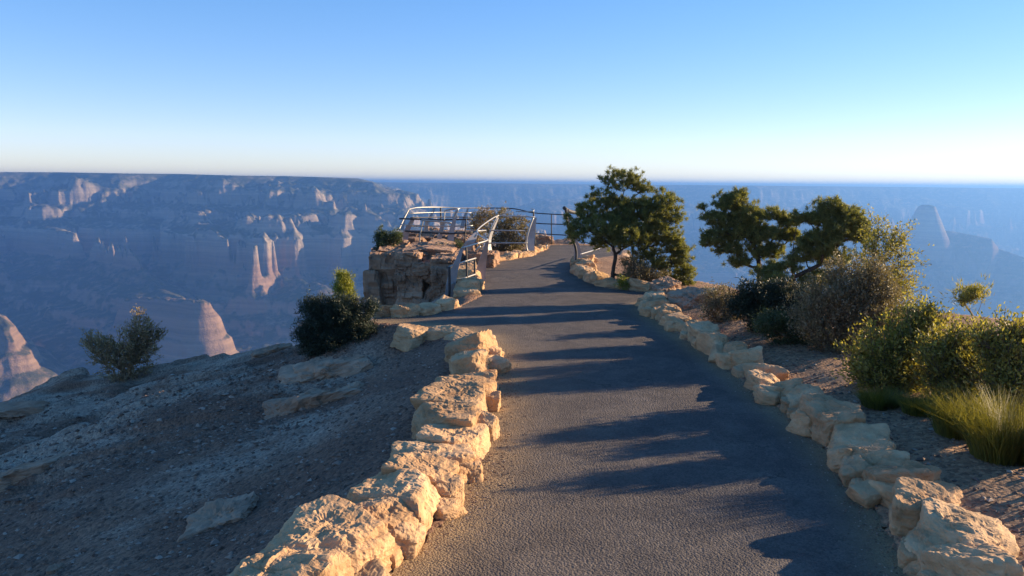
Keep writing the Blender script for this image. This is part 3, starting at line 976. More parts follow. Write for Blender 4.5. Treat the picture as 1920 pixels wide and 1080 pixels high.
def smooth_pts(pts, k=6):
    """Catmull-Rom through the points"""
    p = np.array(pts, float)
    if len(p) < 3:
        t = np.linspace(0, 1, 4)[:, None]
        return p[0] * (1 - t) + p[1] * t
    q = np.vstack([2 * p[0] - p[1], p, 2 * p[-1] - p[-2]])
    out = []
    for i in range(1, len(q) - 2):
        for t in np.linspace(0, 1, k, endpoint=False):
            out.append(0.5 * ((2 * q[i]) + (-q[i - 1] + q[i + 1]) * t + (2 * q[i - 1] - 5 * q[i] + 4 * q[i + 1] - q[i + 2]) * t * t + (-q[i - 1] + 3 * q[i] - 3 * q[i + 1] + q[i + 2]) * t ** 3))
    out.append(p[-1])
    return np.array(out)

def bar(name, parent, px_pts, r, mat, curve=True, sides=8):
    base = np.array(parent.location)
    pts = [P(*q) for q in px_pts]
    pts = smooth_pts(pts) if curve else np.array(pts)
    V, Fc = tube_mesh([(pts - base, r)], sides)
    return mesh_obj(name, V, Fc, mat, parent)

def plate(name, parent, px_pts, widths, thick=0.012, mat=None, yaw=0.5):
    """a tapered flat steel post following the points; widths in metres; yaw = angle of the plate's flat face"""
    base = np.array(parent.location)
    pts = smooth_pts([P(*q) for q in px_pts], 5)
    w = np.interp(np.linspace(0, 1, len(pts)), np.linspace(0, 1, len(widths)), widths)
    u = np.array([math.cos(yaw), math.sin(yaw), 0.0]); v = np.array([-math.sin(yaw), math.cos(yaw), 0.0])
    ring = np.stack([pts + u * (a * w / 2)[:, None] + v * (b * thick / 2) for a, b in ((-1, -1), (1, -1), (1, 1), (-1, 1))], 1) - base
    n = len(pts)
    V = ring.reshape(-1, 3)
    i = np.arange(n - 1)[:, None] * 4; j = np.arange(4)[None]; j2 = (j + 1) % 4
    Fc = np.stack([i + j, i + j2, i + 4 + j2, i + 4 + j], -1).reshape(-1, 4)
    Fc = np.vstack([Fc, [[3, 2, 1, 0]], [[(n - 1) * 4 + q for q in range(4)]]])
    return mesh_obj(name, V, Fc, mat or M_PLATE, parent, smooth=False)

def flange(parent, px, py, Y):
    base = np.array(parent.location); c = P(px, py, Y) - base
    V = np.array([(x * .07, y * .05, z * .012) for x in (-1, 1) for y in (-1, 1) for z in (-1, 1)]) + c
    Fc = np.array([(0, 1, 3, 2), (4, 6, 7, 5), (0, 4, 5, 1), (2, 3, 7, 6), (0, 2, 6, 4), (1, 5, 7, 3)])
    mesh_obj('base_plate', V, Fc, M_PLATE, parent, smooth=False)

GRP = 'metal safety railings round the overlook'
# near left railing, leading round to the bent white handrail
e = empty('railing', P(845, 558, 12.6), 'nearest metal railing with wide tapered grey posts and a golden bent handrail', 'railing', GRP)
bar('handrail', e, [(866, 465, 12.6), (890, 458, 13.3), (914, 450, 14.0), (903, 444, 15.0), (895, 436, 16.0), (897, 429, 17.0), (912, 417, 18.2), (930, 406, 19.3), (945, 404.5, 19.5), (1003, 407, 19.6)], 0.015, M_PIPE)
plate('post', e, [(843, 562, 12.6), (848, 520, 12.6), (866, 467, 12.6)], [0.17, 0.15, 0.05], yaw=0.25)
plate('post', e, [(900, 534, 14.2), (903, 500, 14.2), (914, 452, 14.0)], [0.20, 0.17, 0.05], yaw=0.3)
plate('post', e, [(872, 470, 16.3), (884, 450, 16.3), (896, 432, 16.6)], [0.26, 0.20, 0.06], yaw=0.4)
bar('post', e, [(842, 556, 12.4), (843, 530, 12.4), (842, 500, 12.4)], 0.022, M_IRON)
bar('post', e, [(876, 548, 13.4), (875, 500, 13.4), (874, 464, 13.4)], 0.018, M_IRON)
bar('post', e, [(891, 542, 13.9), (890, 500, 13.9), (890, 484, 13.9)], 0.018, M_IRON)
bar('rail', e, [(842, 500, 12.4), (875, 489, 13.4), (892, 484, 13.9)], 0.014, M_PIPE)
bar('rail', e, [(843, 534, 12.4), (875, 520, 13.4), (892, 514, 13.9)], 0.014, M_PIPE)
bar('brace', e, [(895, 438, 16.0), (890, 444, 15.8)], 0.02, M_PIPE)
bar('brace', e, [(900, 462, 14.2), (892, 470, 14.3)], 0.02, M_PIPE)
bar('post', e, [(932, 406, 19.5), (922, 426, 19.4), (915.5, 450, 19.4), (915, 470, 19.4), (921, 479, 19.4)], 0.015, M_PIPE)
plate('post', e, [(921, 480, 19.45), (918, 450, 19.5), (934, 408, 19.6)], [0.13, 0.12, 0.05], yaw=0.9)
bar('post', e, [(1000, 408, 19.6), (992, 430, 19.5), (987, 452, 19.5), (988, 468, 19.5), (994, 476, 19.5)], 0.022, M_PIPE)
plate('post', e, [(996, 477, 19.6), (996, 440, 19.7), (1004, 408, 19.7)], [0.15, 0.22, 0.06], yaw=0.3)
bar('rail', e, [(920, 432, 19.4), (985, 433, 19.5)], 0.016, M_PIPE)
bar('rail', e, [(916, 456, 19.4), (989, 455.5, 19.5)], 0.018, M_PIPE)
bar('rail', e, [(896, 433, 16.4), (911, 432, 17.5)], 0.014, M_PIPE)
flange(e, 921, 480, 19.45); flange(e, 996, 478, 19.6)

# far railing across the end of the path
e = empty('railing', P(1000, 462, 23.0), 'far railing of three dark horizontal bars crossing the end of the path', 'railing', GRP)
for y0, y1, y2 in ((390, 399, 403), (408, 418, 421), (428, 437, 441)):
    bar('rail', e, [(885, y0, 23.4), (960, y0 + 1, 23.4), (1000, y1, 23.2), (1062, y2, 22.0)], 0.016, M_IRON)
bar('handrail', e, [(968, 396, 22.6), (984, 397, 22.4), (999, 396, 22.2), (1001, 393, 22.6), (996, 391, 23.2)], 0.015, M_PIPE)
bar('post', e, [(1000, 396, 22.4), (1002, 430, 22.4), (1004, 462, 22.4)], 0.022, M_IRON)
bar('post', e, [(1034, 402, 22.6), (1034, 430, 22.6), (1034, 458, 22.6)], 0.016, M_IRON)
bar('post', e, [(1024, 466, 21.0), (1025, 459, 21.0)], 0.022, M_PIPE)

# railing by the tall pinyon
e = empty('railing', P(1084, 500, 16.6), 'curved steel post and pale rail standing in the kerb left of the tall pinyon', 'railing', GRP)
plate('post', e, [(1084, 500, 16.6), (1083, 470, 16.6), (1074, 440, 16.5), (1066, 415, 16.4), (1062, 392, 16.3)], [0.20, 0.15, 0.09, 0.07, 0.10], yaw=0.3)
bar('post', e, [(1080, 500, 16.5), (1080, 468, 16.5), (1072, 445, 16.4), (1064, 420, 16.3), (1061, 390, 16.2)], 0.026, M_IRON)
bar('handrail', e, [(1058, 390, 16.2), (1068, 396, 16.6), (1085, 400, 17.2)], 0.04, M_IRON)
bar('rail', e, [(1087, 477, 16.6), (1104, 472, 17.6), (1124, 466, 19.0)], 0.012, M_PIPE)

# railing on the outcrop
e = empty('railing', P(765, 472, 18.6), 'cage-like double railing of leaning posts on top of the rock outcrop', 'railing', GRP)
bar('handrail', e, [(767, 392.5, 21.0), (785, 389, 21.6), (826, 388.5, 22.4), (862, 390, 22.8), (900, 390, 23.2)], 0.015, M_PIPE)
bar('rail', e, [(770, 408, 21.0), (826, 407, 22.2), (885, 407, 22.8)], 0.015, M_IRON)
bar('rail', e, [(762, 424, 20.8), (826, 424, 22.0), (885, 423, 22.6)], 0.015, M_IRON)
bar('rail', e, [(749, 410, 18.8), (790, 411, 18.6), (830, 412, 18.6), (886, 411, 18.8)], 0.020, M_IRON)
bar('rail', e, [(757, 433, 18.8), (800, 436, 18.6), (850, 438, 18.6), (886, 435, 18.8)], 0.020, M_IRON)
bar('rail', e, [(748, 431, 18.9), (800, 433, 18.7), (850, 435, 18.7)], 0.012, M_PIPE)
bar('handrail', e, [(790, 413, 18.4), (820, 415, 18.4), (846, 418, 18.4)], 0.022, M_PIPE)
plate('post', e, [(752, 432, 20.8), (757, 412, 20.9), (767, 393, 21.0)], [0.13, 0.10, 0.06], yaw=0.2)
bar('post', e, [(767, 392, 21.0), (757, 411, 20.6), (748, 430, 20.2)], 0.02, M_PIPE)
plate('post', e, [(756, 473, 18.8), (760, 440, 18.8), (774, 411, 18.7)], [0.22, 0.16, 0.09], yaw=0.2)
plate('post', e, [(801, 434, 21.6), (803, 416, 21.8), (815, 390, 22.0)], [0.10, 0.10, 0.06], yaw=0.2)
bar('post', e, [(826, 390, 22.4), (827, 424, 22.2)], 0.022, M_IRON)
plate('post', e, [(799, 436, 18.7), (800, 412, 18.7)], [0.10, 0.07], yaw=0.2)
plate('post', e, [(844, 478, 18.6), (846, 440, 18.6), (856, 394, 18.6)], [0.18, 0.15, 0.05], yaw=0.2)
plate('post', e, [(822, 462, 18.7), (826, 436, 18.7), (834, 411, 18.7)], [0.10, 0.12, 0.06], yaw=0.2)
bar('frame', e, [(833, 413, 18.6), (833.5, 402, 18.6), (836, 394.5, 18.6), (858, 392, 18.6), (855, 402, 18.6), (851, 411, 18.6)], 0.015, M_PIPE)
bar('handrail', e, [(836, 394, 18.6), (862, 391, 18.8)], 0.015, M_PIPE)
bar('rail', e, [(751, 421, 18.8), (800, 423.5, 18.6), (850, 424.5, 18.6), (886, 423, 18.8)], 0.014, M_PIPE)
bar('rail', e, [(768, 400, 21.0), (826, 398, 22.2), (885, 399, 22.8)], 0.012, M_PIPE)
bar('post', e, [(872, 474, 18.7), (872, 440, 18.7), (874, 411, 18.7)], 0.018, M_IRON)
bar('post', e, [(786, 470, 18.6), (788, 440, 18.6), (794, 411, 18.6)], 0.016, M_PIPE)
plate('post', e, [(866, 428, 22.6), (870, 410, 22.7), (878, 390, 22.8)], [0.12, 0.09, 0.05], yaw=0.2)
bar('rail', e, [(793, 457, 18.4), (831, 458, 18.4)], 0.014, M_PIPE)
bar('post', e, [(824, 437, 18.5), (820, 446, 18.5)], 0.014, M_PIPE)

# ------------------------------------------------------------------ plants
def grow(trunks, tips, rs, wander=0.10, gravity=0.0):
    """attach every tip to the nearest grown node; returns positions, parents"""
    pos = []; par = []
    for tr in trunks:
        tr = smooth_pts(tr, 7)
        start = len(pos)
        for i, p in enumerate(tr):
            pos.append(p); par.append(-1 if i == 0 else start + i - 1)
        if start > 0:
            d = np.linalg.norm(np.array(pos[:start]) - tr[0], axis=1)
            par[start] = int(d.argmin())
    root = np.array(pos[0])
    order = np.argsort(np.linalg.norm(tips - root, axis=1) + rs.normal(0, 0.03, len(tips)))
    cap = len(pos) + len(tips) * 6 + 10
    PA = np.zeros((cap, 3)); PA[:len(pos)] = pos; n = len(pos)
    tipnodes = []
    for k in order:
        t = tips[k]
        dv = t - PA[:n]
        d = np.linalg.norm(dv, axis=1)
        cost = d + 0.35 * np.maximum(0, PA[:n, 2] - t[2]) + 0.12 * np.linalg.norm(PA[:n] - root, axis=1)
        j = int(cost.argmin())
        L = d[j]
        st = int(min(5, max(1, L / 0.07)))
        a = PA[j].copy(); prev = j
        for s in range(1, st + 1):
            f = s / st
            p = a + (t - a) * f
            if s < st:
                p = p + rs.normal(0, wander * L / st, 3) + np.array([0, 0, -0.12 * L * math.sin(f * math.pi)])
            PA[n] = p; par.append(prev); prev = n; n += 1
        tipnodes.append(prev)
    return PA[:n], np.array(par), np.array(tipnodes)

def wood_mesh(pos, par, r_tip, power, r_max, sides=4):
    n = len(pos)
    w = np.zeros(n)
    nch = np.zeros(n, int)
    for i in range(n - 1, -1, -1):
        if nch[i] == 0: w[i] = 1.0
        if par[i] >= 0:
            w[par[i]] += w[i]; nch[par[i]] += 1
    r = np.minimum(r_tip * w ** power, r_max)
    # chains
    vis = np.zeros(n, bool); paths = []
    ch = [[] for _ in range(n)]
    for i in range(n):
        if par[i] >= 0: ch[par[i]].append(i)
    starts = [(i, -1) for i in range(n) if par[i] < 0]
    while starts:
        i, p = starts.pop()
        pts = [] if p < 0 else [pos[p]]; rad = [] if p < 0 else [r[i]]
        cur = i
        while True:
            pts.append(pos[cur]); rad.append(r[cur])
            c = ch[cur]
            if not c: break
            c = sorted(c, key=lambda q: -w[q])
            for q in c[1:]: starts.append((q, cur))
            cur = c[0]
        if len(pts) >= 2: paths.append((np.array(pts), np.array(rad)))
    big = [q for q in paths if q[1].max() > 0.012]
    small = [q for q in paths if q[1].max() <= 0.012]
    Vs = []; Fq = []; Ft = []; off = 0
    for lst, sd in ((big, 8), (small, 3)):
        if not lst: continue
        V, (q, t) = tube_mesh(lst, sd)
        Vs.append(V); Fq.append(q + off); Ft.append(t + off); off += len(V)
    return np.concatenate(Vs), [np.concatenate(Fq), np.concatenate(Ft)]

def blades(C, A, rs, per, length, width, spread, jitter, bend=0.0, leafy=False):
    """per blades at each centre C pointing along A with random spread"""
    n = len(C) * per
    c = np.repeat(C, per, 0) + rs.normal(0, jitter, (n, 3))
    a = np.repeat(A, per, 0) + rs.normal(0, spread, (n, 3))
    a /= np.linalg.norm(a, axis=1)[:, None] + 1e-9
    s = np.cross(a, rs.normal(0, 1, (n, 3))); s /= np.linalg.norm(s, axis=1)[:, None] + 1e-9
    L = length * rs.uniform(0.6, 1.3, n)[:, None]; Wd = width * rs.uniform(0.7, 1.3, n)[:, None]
    if leafy:
        V = np.stack([c, c + a * L * 0.5 + s * Wd * 0.5, c + a * L, c + a * L * 0.5 - s * Wd * 0.5], 1)
        Fc = np.arange(n * 4).reshape(-1, 4)
    else:
        V = np.stack([c - s * Wd * 0.5, c + s * Wd * 0.5, c + a * L], 1)
        Fc = np.arange(n * 3).reshape(-1, 3)
    return V.reshape(-1, 3), Fc

def sample_lobes(lobes, n, rs, Y, shell=0.55):
    """lobes: (px, py, rx_px, ry_px[, dY]) ellipsoids at distance Y"""
    wts = np.array([l[2] * l[3] * math.sqrt(l[2] * l[3]) for l in lobes]) ** 0.8
    cnt = rs.multinomial(n, wts / wts.sum())
    out = []
    for l, k in zip(lobes, cnt):
        dy = l[4] if len(l) > 4 else 0.0
        c = P(l[0], l[1], Y + dy)
        s = (Y + dy) / F
        d = rs.normal(0, 1, (k, 3)); d /= np.linalg.norm(d, axis=1)[:, None] + 1e-9
        r = (shell + (1 - shell) * rs.rand(k)) * rs.uniform(0.75, 1.05, k)
        lump = noise3(d[:, 0] * 2.2 + l[0], d[:, 1] * 2.2, d[:, 2] * 2.2 + l[1], 5)
        r = r * (0.92 + 0.38 * lump) * np.where(rs.rand(k) < 0.06, 1.22, 1.0)
        low = d[:, 2] < 0
        d[low, 2] *= 0.75
        out.append(c + d * r[:, None] * np.array([l[2] * s, 0.9 * 0.5 * (l[2] + l[3]) * s, l[3] * s]))
    return np.concatenate(out)

def plant(name, label, cat, Y, base_px, lobes, trunks, ntips, seed, leaf, bark, per=16, tuft=3, L=0.05, Wd=0.008, spread=0.6, jit=0.02,
          r_tip=0.0022, power=0.45, r_max=0.06, leafy=False, up=0.5, group=None, crown_name='crown', wood_name='trunk', shell=0.5, bare=0.0, tj=0.035, skirt=0.3, shoots=0.0):
    rs = np.random.RandomState(seed)
    if Y is None:
        base = GZ(*base_px); Y = float(base[1]) + 0.15
        base = P(base_px[0], base_px[1], Y)
        base[2] = float(ground_z(np.array([base[0]]), np.array([base[1]]))[0]) - 0.02
    else:
        base = P(base_px[0], base_px[1], Y)
    e = empty(name, base, label, cat, group)
    tips = sample_lobes(lobes, ntips, rs, Y, shell)
    if cat == 'shrub':
        # foliage reaches down to the soil
        k = rs.rand(len(tips)) < skirt
        f = rs.rand(k.sum())
        tips[k, 2] = base[2] + (tips[k, 2] - base[2]) * f
        tips[k, 0] = base[0] + (tips[k, 0] - base[0]) * (0.55 + 0.45 * f)
    tips[:, 2] = np.maximum(tips[:, 2], base[2] + 0.03)
    tr = [[P(*q) for q in t] for t in trunks] if trunks else None
    if tr is None:
        cx = np.array(tips.mean(0))
        tr = [[base, base + (cx - base) * 0.3 + rs.normal(0, 0.02, 3)]]
        for q in range(3):
            tgt = tips[rs.randint(len(tips))]
            tr.append([base + rs.normal(0, 0.02, 3) * np.array([1, 1, 0]), base + (tgt - base) * 0.25 + np.array([0, 0, 0.03])])
    pos, par, tn = grow(tr, tips, rs)
    if shoots:
        PA = list(pos); pp = list(par); tl = list(tn); cen = tips.mean(0)
        for j in tn[rs.rand(len(tn)) < shoots]:
            d = pos[j] - cen; d /= np.linalg.norm(d) + 1e-9
            d = d * 0.6 + np.array([0, 0, 0.7]) + rs.normal(0, 0.3, 3); d /= np.linalg.norm(d)
            Ls = rs.uniform(0.06, 0.22); c0 = rs.normal(0, 0.25, 3); prev = j
            for q in range(1, 5):
                f = q / 4
                PA.append(pos[j] + d * Ls * f + c0 * Ls * f * f * 0.6); pp.append(prev); prev = len(PA) - 1
                if q > 1: tl.append(prev)
        pos = np.array(PA); par = np.array(pp); tn = np.array(tl)
    V, Fc = wood_mesh(pos, par, r_tip, power, r_max)
    mesh_obj(wood_name, V - base, Fc, bark, e)
    keep = rs.rand(len(tn)) >= bare
    tn = tn[keep]
    tp = pos[tn]; pr = pos[par[tn]]
    A = tp - pr; A /= np.linalg.norm(A, axis=1)[:, None] + 1e-9
    A = A + np.array([0, 0, up]); A /= np.linalg.norm(A, axis=1)[:, None] + 1e-9
    C = np.repeat(tp, tuft, 0) + rs.normal(0, tj, (len(tp) * tuft, 3))
    C[::tuft] = tp
    A2 = np.repeat(A, tuft, 0) + rs.normal(0, 0.35, (len(tp) * tuft, 3))
    V, Fc = blades(C, A2, rs, per, L, Wd, spread, jit, leafy=leafy)
    if len(V): mesh_obj(crown_name, V - base, Fc, leaf, e, smooth=False)
    return e

# tall pinyon by the far kerb
plant('pine_tree', 'tallest pinyon pine with a broad dark crown rising above the horizon at the far bend', 'tree', 13.8, (1150, 532),
      [(1165, 338, 48, 28), (1205, 352, 30, 20), (1132, 372, 40, 30), (1100, 398, 34, 26), (1085, 430, 28, 34, -.2), (1130, 425, 50, 32, -.3), (1190, 395, 55, 34),
       (1245, 378, 34, 34), (1262, 405, 26, 26), (1180, 445, 60, 28, -.3), (1235, 440, 50, 34), (1270, 480, 30, 30), (1255, 510, 46, 34, .2), (1265, 460, 34, 30), (1215, 470, 40, 26), (1160, 400, 50, 40), (1285, 530, 22, 18), (1195, 425, 62, 44), (1225, 395, 44, 36), (1150, 440, 44, 36), (1215, 490, 40, 26), (1120, 455, 30, 18), (1072, 440, 12, 30), (1066, 410, 10, 20), (1290, 510, 20, 22)],
      [[(1148, 534, 13.8), (1150, 505, 13.8), (1154, 480, 13.8), (1150, 462, 13.75), (1164, 440, 13.8), (1172, 410, 13.8), (1168, 370, 13.8)],
       [(1153, 478, 13.8), (1175, 463, 13.85), (1205, 455, 13.9), (1240, 470, 13.95)],
       [(1152, 465, 13.8), (1125, 445, 13.7), (1100, 430, 13.6)], [(1168, 425, 13.8), (1200, 400, 13.9), (1235, 385, 13.9)]],
      2500, 3, M_PINE, M_BARK, per=44, tuft=1, jit=0.016, spread=0.85, L=0.062, Wd=0.010, r_max=0.085, power=0.42, group='pinyon trees at the rim')
# the pair on the right
plant('pine_tree', 'left pinyon of the joined pair, with a leaning trunk and open flat crown', 'tree', 12.2, (1428, 575),
      [(1385, 366, 22, 14), (1372, 383, 40, 24), (1340, 410, 28, 22), (1318, 388, 12, 7), (1335, 448, 26, 26), (1400, 405, 40, 28), (1448, 402, 30, 18), (1478, 415, 26, 18), (1430, 440, 44, 22),
       (1370, 465, 34, 22), (1385, 490, 26, 16), (1480, 440, 26, 22), (1385, 430, 50, 36), (1435, 470, 40, 24)],
      [[(1430, 578, 12.2), (1427, 540, 12.2), (1424, 500, 12.2), (1416, 465, 12.2), (1400, 438, 12.15), (1385, 410, 12.1)],
       [(1420, 480, 12.2), (1445, 455, 12.3), (1465, 430, 12.35)], [(1405, 445, 12.2), (1370, 440, 12.1), (1345, 425, 12.1)]],
      1600, 5, M_PINE, M_BARK, per=44, tuft=1, jit=0.016, spread=0.85, L=0.052, Wd=0.010, r_max=0.06, group='pinyon trees at the rim')
plant('pine_tree', 'right pinyon of the joined pair, with an upright dark trunk and crown spreading right', 'tree', 11.8, (1488, 580),
      [(1560, 388, 44, 22), (1530, 410, 30, 22), (1590, 410, 38, 26), (1610, 440, 34, 26), (1560, 440, 40, 26), (1520, 450, 36, 20), (1560, 485, 50, 26), (1500, 480, 34, 20), (1470, 500, 40, 18),
       (1455, 530, 40, 26, -.3), (1530, 525, 44, 28), (1500, 548, 50, 24), (1495, 412, 20, 20), (1440, 512, 34, 20), (1575, 420, 50, 40), (1535, 460, 50, 36)],
      [[(1488, 582, 11.8), (1487, 540, 11.8), (1488, 500, 11.8), (1488, 460, 11.8), (1492, 430, 11.8)],
       [(1488, 478, 11.8), (1520, 455, 11.9), (1555, 425, 11.9), (1570, 400, 11.9)], [(1488, 520, 11.8), (1530, 500, 11.8), (1570, 480, 11.9)]],
      1900, 7, M_PINE, M_BARK, per=44, tuft=1, jit=0.016, spread=0.85, L=0.050, Wd=0.010, r_max=0.055, group='pinyon trees at the rim')

SH = 'shrubs along the right side of the path'
plant('shrub', 'sparse twiggy shrub with thin yellowish leaves just right of the pinyon pair', 'shrub', 8.6, (1660, 640),
      [(1650, 470, 34, 50), (1680, 450, 22, 30), (1690, 500, 20, 40), (1640, 430, 22, 24), (1620, 520, 44, 40), (1670, 550, 50, 40)],
      None, 800, 11, M_OLIVE, M_TWIG, shoots=0.25, per=5, tuft=2, L=0.028, Wd=0.014, leafy=True, r_tip=0.0019, r_max=0.03, crown_name='leaves', wood_name='branches', bare=0.15, group=SH)
plant('shrub', 'grey brown twiggy shrub filling the ground below the pinyon pair', 'shrub', None, (1580, 662),
      [(1560, 570, 60, 52), (1610, 590, 60, 56), (1520, 600, 44, 44), (1650, 590, 50, 54), (1590, 530, 50, 40), (1640, 540, 44, 40)],
      None, 1300, 12, M_SAGE, M_TWIG, shoots=0.3, per=6, tuft=3, L=0.026, Wd=0.013, leafy=True, r_max=0.03, crown_name='leaves', wood_name='branches', group=SH)
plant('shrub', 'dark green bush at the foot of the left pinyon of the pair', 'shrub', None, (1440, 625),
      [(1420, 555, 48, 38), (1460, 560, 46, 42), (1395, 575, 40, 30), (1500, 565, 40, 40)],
      None, 1100, 13, M_JUNIPER_SHADE, M_BARK, per=12, tuft=3, L=0.034, Wd=0.010, r_max=0.03, crown_name='leaves', wood_name='branches', group=SH)
plant('shrub', 'grey green bush just right of the brown boulder at the head of the right wall', 'shrub', None, (1355, 606),
      [(1350, 562, 36, 30), (1378, 575, 30, 30), (1330, 580, 18, 22)],
      None, 420, 14, M_SAGE, M_TWIG, per=7, tuft=3, L=0.026, Wd=0.011, leafy=True, r_max=0.025, crown_name='leaves', wood_name='branches', group=SH)
plant('shrub', 'low dark bush in shade between the right wall and the grey brown shrub', 'shrub', None, (1490, 648),
      [(1450, 605, 44, 28), (1510, 620, 50, 32), (1560, 635, 36, 22)],
      None, 560, 15, M_JUNIPER, M_TWIG, per=9, tuft=3, L=0.030, Wd=0.010, r_max=0.02, crown_name='leaves', wood_name='branches', group=SH)
plant('shrub', 'yellow green leafy shrub at the inner end of the thicket above the low dry grass', 'shrub', None, (1690, 735),
      [(1650, 673, 54, 40), (1700, 653, 50, 40), (1690, 708, 64, 44), (1640, 708, 40, 34), (1735, 630, 40, 28), (1715, 610, 30, 24)],
      None, 800, 21, M_OLIVE, M_TWIG, shoots=0.7, skirt=0.2, per=7, tuft=1, jit=0.025, L=0.036, Wd=0.015, leafy=True, r_max=0.022, crown_name='leaves', wood_name='branches', group=SH)
plant('shrub', 'tall olive shrub with grey twigs on the skyline in the middle of the right thicket', 'shrub', None, (1800, 760),
      [(1785, 670, 40, 34), (1800, 712, 56, 42), (1835, 684, 38, 34), (1760, 682, 30, 34), (1810, 652, 20, 20)],
      None, 700, 22, M_OLIVE, M_TWIG, shoots=0.8, skirt=0.2, per=6, tuft=1, jit=0.025, L=0.034, Wd=0.014, leafy=True, r_max=0.022, crown_name='leaves', wood_name='branches', bare=0.15, group=SH)
plant('shrub', 'wide olive shrub at the right border behind the bright broom-like tuft', 'shrub', None, (1900, 790),
      [(1880, 674, 44, 40), (1930, 679, 50, 50), (1900, 719, 60, 44), (1855, 649, 26, 22), (1905, 639, 22, 20)],
      None, 800, 23, M_OLIVE, M_TWIG, shoots=0.8, skirt=0.2, per=6, tuft=1, jit=0.025, L=0.034, Wd=0.014, leafy=True, r_max=0.022, crown_name='leaves', wood_name='branches', bare=0.1, group=SH)
plant('shrub', 'lone forked stalk with a small spiky head standing above the right thicket', 'shrub', 6.6, (1822, 640),
      [(1822, 548, 30, 14), (1810, 560, 20, 10), (1838, 552, 18, 12)],
      [[(1822, 640, 7.0), (1826, 600, 7.0), (1812, 575, 7.0), (1802, 562, 7.0)], [(1826, 600, 7.0), (1838, 575, 7.0), (1840, 560, 7.0)]],
      80, 24, M_OLIVE, M_TWIG, skirt=0.0, per=9, tuft=2, L=0.045, Wd=0.007, spread=0.35, up=1.2, r_tip=0.0026, r_max=0.011, crown_name='leaves', wood_name='branches', group=SH)

def broom(label, px, py, n, hgt, spread, seed, mat, width=0.0026, name='broom_tuft', cat='shrub', lean=0.0):
    """an upright tuft of curved thin stems"""
    rs = np.random.RandomState(seed)
    base = GZ(px, py)
    e = empty(name, base, label, cat, 'grassy tufts on the gravel at the right')
    k = 5
    a = rs.rand(n) * 6.283
    r = np.sqrt(rs.rand(n)) * spread * 0.55
    b = np.stack([np.cos(a) * r, np.sin(a) * r, np.zeros(n)], 1)
    lean_v = np.stack([np.cos(a), np.sin(a), np.zeros(n)], 1) * (0.25 + 0.9 * r / spread)[:, None] + rs.normal(0, 0.30, (n, 3)) * np.array([1, 1, 0])
    lean_v[:, 0] += lean
    H = hgt * rs.uniform(0.45, 1.1, n)
    s = np.stack([-np.sin(a + 1), np.cos(a + 1), np.zeros(n)], 1)
    rows = []
    for i in range(k):
        f = i / (k - 1)
        p = b + lean_v * (H * (0.22 * f + 0.38 * f * f * rs.uniform(0.3, 1.8, n)))[:, None] + np.array([0, 0, 1.0]) * (H * (f - 0.22 * f * f))[:, None]
        w = width * (1 - f * 0.85)
        rows += [p - s * w, p + s * w]
    V = np.stack(rows, 1)
    q = []
    for i in range(k - 1):
        q.append(np.array([2 * i, 2 * i + 1, 2 * i + 3, 2 * i + 2])[None] + (np.arange(n) * 2 * k)[:, None])
    mesh_obj('blades', V.reshape(-1, 3), np.concatenate(q), mat, e, smooth=False)
    m = n // 40
    st = V.reshape(n, k, 2, 3)[:m]
    V2 = st * 0.9
    q = []
    for i in range(k - 1):
        q.append(np.array([2 * i, 2 * i + 1, 2 * i + 3, 2 * i + 2])[None] + (np.arange(m) * 2 * k)[:, None])
    mesh_obj('dry_stems', V2.reshape(-1, 3), np.concatenate(q), M_OLIVE, e, smooth=False)
    return e
broom('large bright yellow green broom-like tuft at the right border', 1880, 858, 2200, 0.46, 0.32, 31, M_GRASS)
broom('tall green tuft standing close left of the brightest tuft', 1800, 815, 1300, 0.40, 0.28, 32, M_GRASS)
broom('low dry grass tuft at the inner corner of the gravel, below the leafy shrub', 1650, 762, 1500, 0.18, 0.24, 33, M_GRASS)
broom('low green tuft on the gravel between the dry grass tuft and the tall green tuft', 1725, 775, 1200, 0.18, 0.22, 34, M_GRASS)

# under the tall pinyon
plant('shrub', 'brownish undergrowth bush at the right foot of the tall pinyon', 'shrub', 13.5, (1205, 545),
      [(1195, 510, 36, 26), (1230, 520, 34, 22), (1180, 490, 24, 16)],
      None, 420, 41, M_SAGE, M_TWIG, per=7, tuft=3, L=0.032, Wd=0.014, leafy=True, r_max=0.02, crown_name='leaves', wood_name='branches', group='shrubs around the far bend')
plant('shrub', 'small yellow green plant touching the kerb beside the pinyon trunk', 'shrub', 13.2, (1172, 546),
      [(1168, 530, 14, 12)],
      None, 90, 42, M_YELLOW, M_TWIG, per=7, tuft=2, L=0.03, Wd=0.012, leafy=True, r_max=0.01, crown_name='leaves', wood_name='branches', group='shrubs around the far bend')
plant('shrub', 'round brown and olive bush enclosed by the bent white handrail', 'shrub', 20.6, (950, 480),
      [(945, 410, 34, 24), (965, 430, 32, 34), (930, 440, 30, 30), (955, 460, 44, 20), (990, 440, 14, 30)],
      None, 620, 43, M_SAGE, M_TWIG, per=8, tuft=3, L=0.045, Wd=0.020, leafy=True, r_max=0.03, crown_name='leaves', wood_name='branches', group='shrubs around the far bend', tj=.05)
plant('shrub', 'brown bush behind the far rails, left of the bush in the handrail', 'shrub', 21.6, (898, 470),
      [(898, 415, 22, 26), (890, 435, 18, 28), (915, 405, 16, 18)],
      None, 320, 44, M_DRY, M_TWIG, per=7, tuft=3, L=0.045, Wd=0.018, leafy=True, r_max=0.03, crown_name='leaves', wood_name='branches', group='shrubs around the far bend', tj=.05)
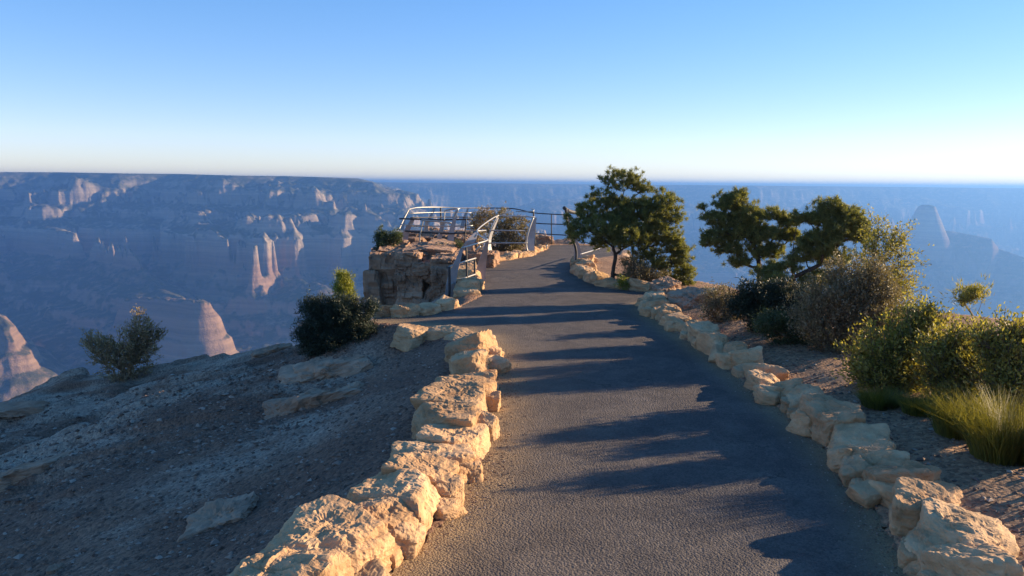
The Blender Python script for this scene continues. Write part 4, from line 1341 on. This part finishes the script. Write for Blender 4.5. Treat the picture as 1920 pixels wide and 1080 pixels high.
plant('shrub', 'dark bush clinging to the left edge of the outcrop top', 'shrub', 17.4, (730, 480),
      [(722, 455, 22, 22), (715, 440, 14, 14), (742, 445, 14, 16)],
      None, 260, 45, M_JUNIPER, M_TWIG, per=9, tuft=3, L=0.045, Wd=0.016, leafy=True, r_max=0.03, crown_name='leaves', wood_name='branches', group='shrubs on the outcrop')
plant('shrub', 'low dark scrub growing across the ledge of the outcrop under the front rail', 'shrub', 17.6, (835, 492),
      [(835, 472, 34, 16), (795, 480, 22, 14), (862, 470, 20, 20)],
      None, 340, 46, M_JUNIPER, M_TWIG, per=9, tuft=3, L=0.040, Wd=0.014, leafy=True, r_max=0.02, crown_name='leaves', wood_name='branches', group='shrubs on the outcrop')

# left side
def GB(px, py): return GZ(px, py)[1]
yj = 9.6
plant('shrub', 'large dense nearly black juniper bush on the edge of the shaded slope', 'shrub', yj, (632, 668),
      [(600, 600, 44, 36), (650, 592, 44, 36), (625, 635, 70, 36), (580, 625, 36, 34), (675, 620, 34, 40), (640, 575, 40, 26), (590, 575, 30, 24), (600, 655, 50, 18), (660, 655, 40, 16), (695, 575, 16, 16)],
      None, 1700, 51, M_JUNIPER_SHADE, M_BARK, per=12, tuft=4, L=0.036, Wd=0.009, r_max=0.04, crown_name='leaves', wood_name='branches', shell=0.35, group='shrubs on the left slope')
plant('pine_tree', 'small sunlit yellow green conifer peeking out behind the black juniper', 'tree', 11.6, (645, 640),
      [(645, 545, 20, 24), (643, 520, 16, 12), (650, 570, 26, 20)],
      [[(645, 640, 11.6), (645, 580, 11.6), (644, 520, 11.6)]],
      260, 52, M_YELLOW, M_BARK, per=12, tuft=3, L=0.045, Wd=0.010, r_max=0.02, up=1.0)
p = GZ(235, 712)
plant('shrub', 'half dead twiggy bush with pale curled branches on the far left skyline', 'shrub', float(p[1]), (235, 712),
      [(190, 650, 40, 26), (265, 630, 40, 26), (240, 655, 54, 26), (225, 675, 50, 20), (285, 635, 22, 24), (160, 645, 16, 8), (262, 600, 18, 14)],
      None, 650, 53, M_DRY, M_PALETWIG, shoots=0.8, per=4, tuft=1, L=0.055, Wd=0.018, spread=0.5, leafy=True, r_tip=0.0055, r_max=0.04, crown_name='leaves', wood_name='branches', group='shrubs on the left slope', tj=.03)

# ------------------------------------------------------------------ haze
def haze():
    x0, x1, y0, y1, z0, z1 = -20000, 20000, -3000, 27000, -1500, 47
    V = [(x, y, z) for x in (x0, x1) for y in (y0, y1) for z in (z0, z1)]
    Fc = [(0, 1, 3, 2), (4, 6, 7, 5), (0, 4, 5, 1), (2, 3, 7, 6), (0, 2, 6, 4), (1, 5, 7, 3)]
    m = bpy.data.materials.new('haze_air')
    m.use_nodes = True
    t = m.node_tree; t.nodes.clear()
    out = t.nodes.new('ShaderNodeOutputMaterial')
    v = t.nodes.new('ShaderNodeVolumePrincipled')
    v.inputs['Color'].default_value = (*HAZE_COLOR, 1)
    v.inputs['Density'].default_value = HAZE_DENSITY
    v.inputs['Anisotropy'].default_value = HAZE_G
    t.links.new(v.outputs[0], out.inputs['Volume'])
    m.cycles.homogeneous_volume = True
    o = mesh_obj('haze', V, np.array(Fc), m, smooth=False)
    tag(o, 'blue morning haze filling the canyon', 'haze', kind='stuff')
haze()
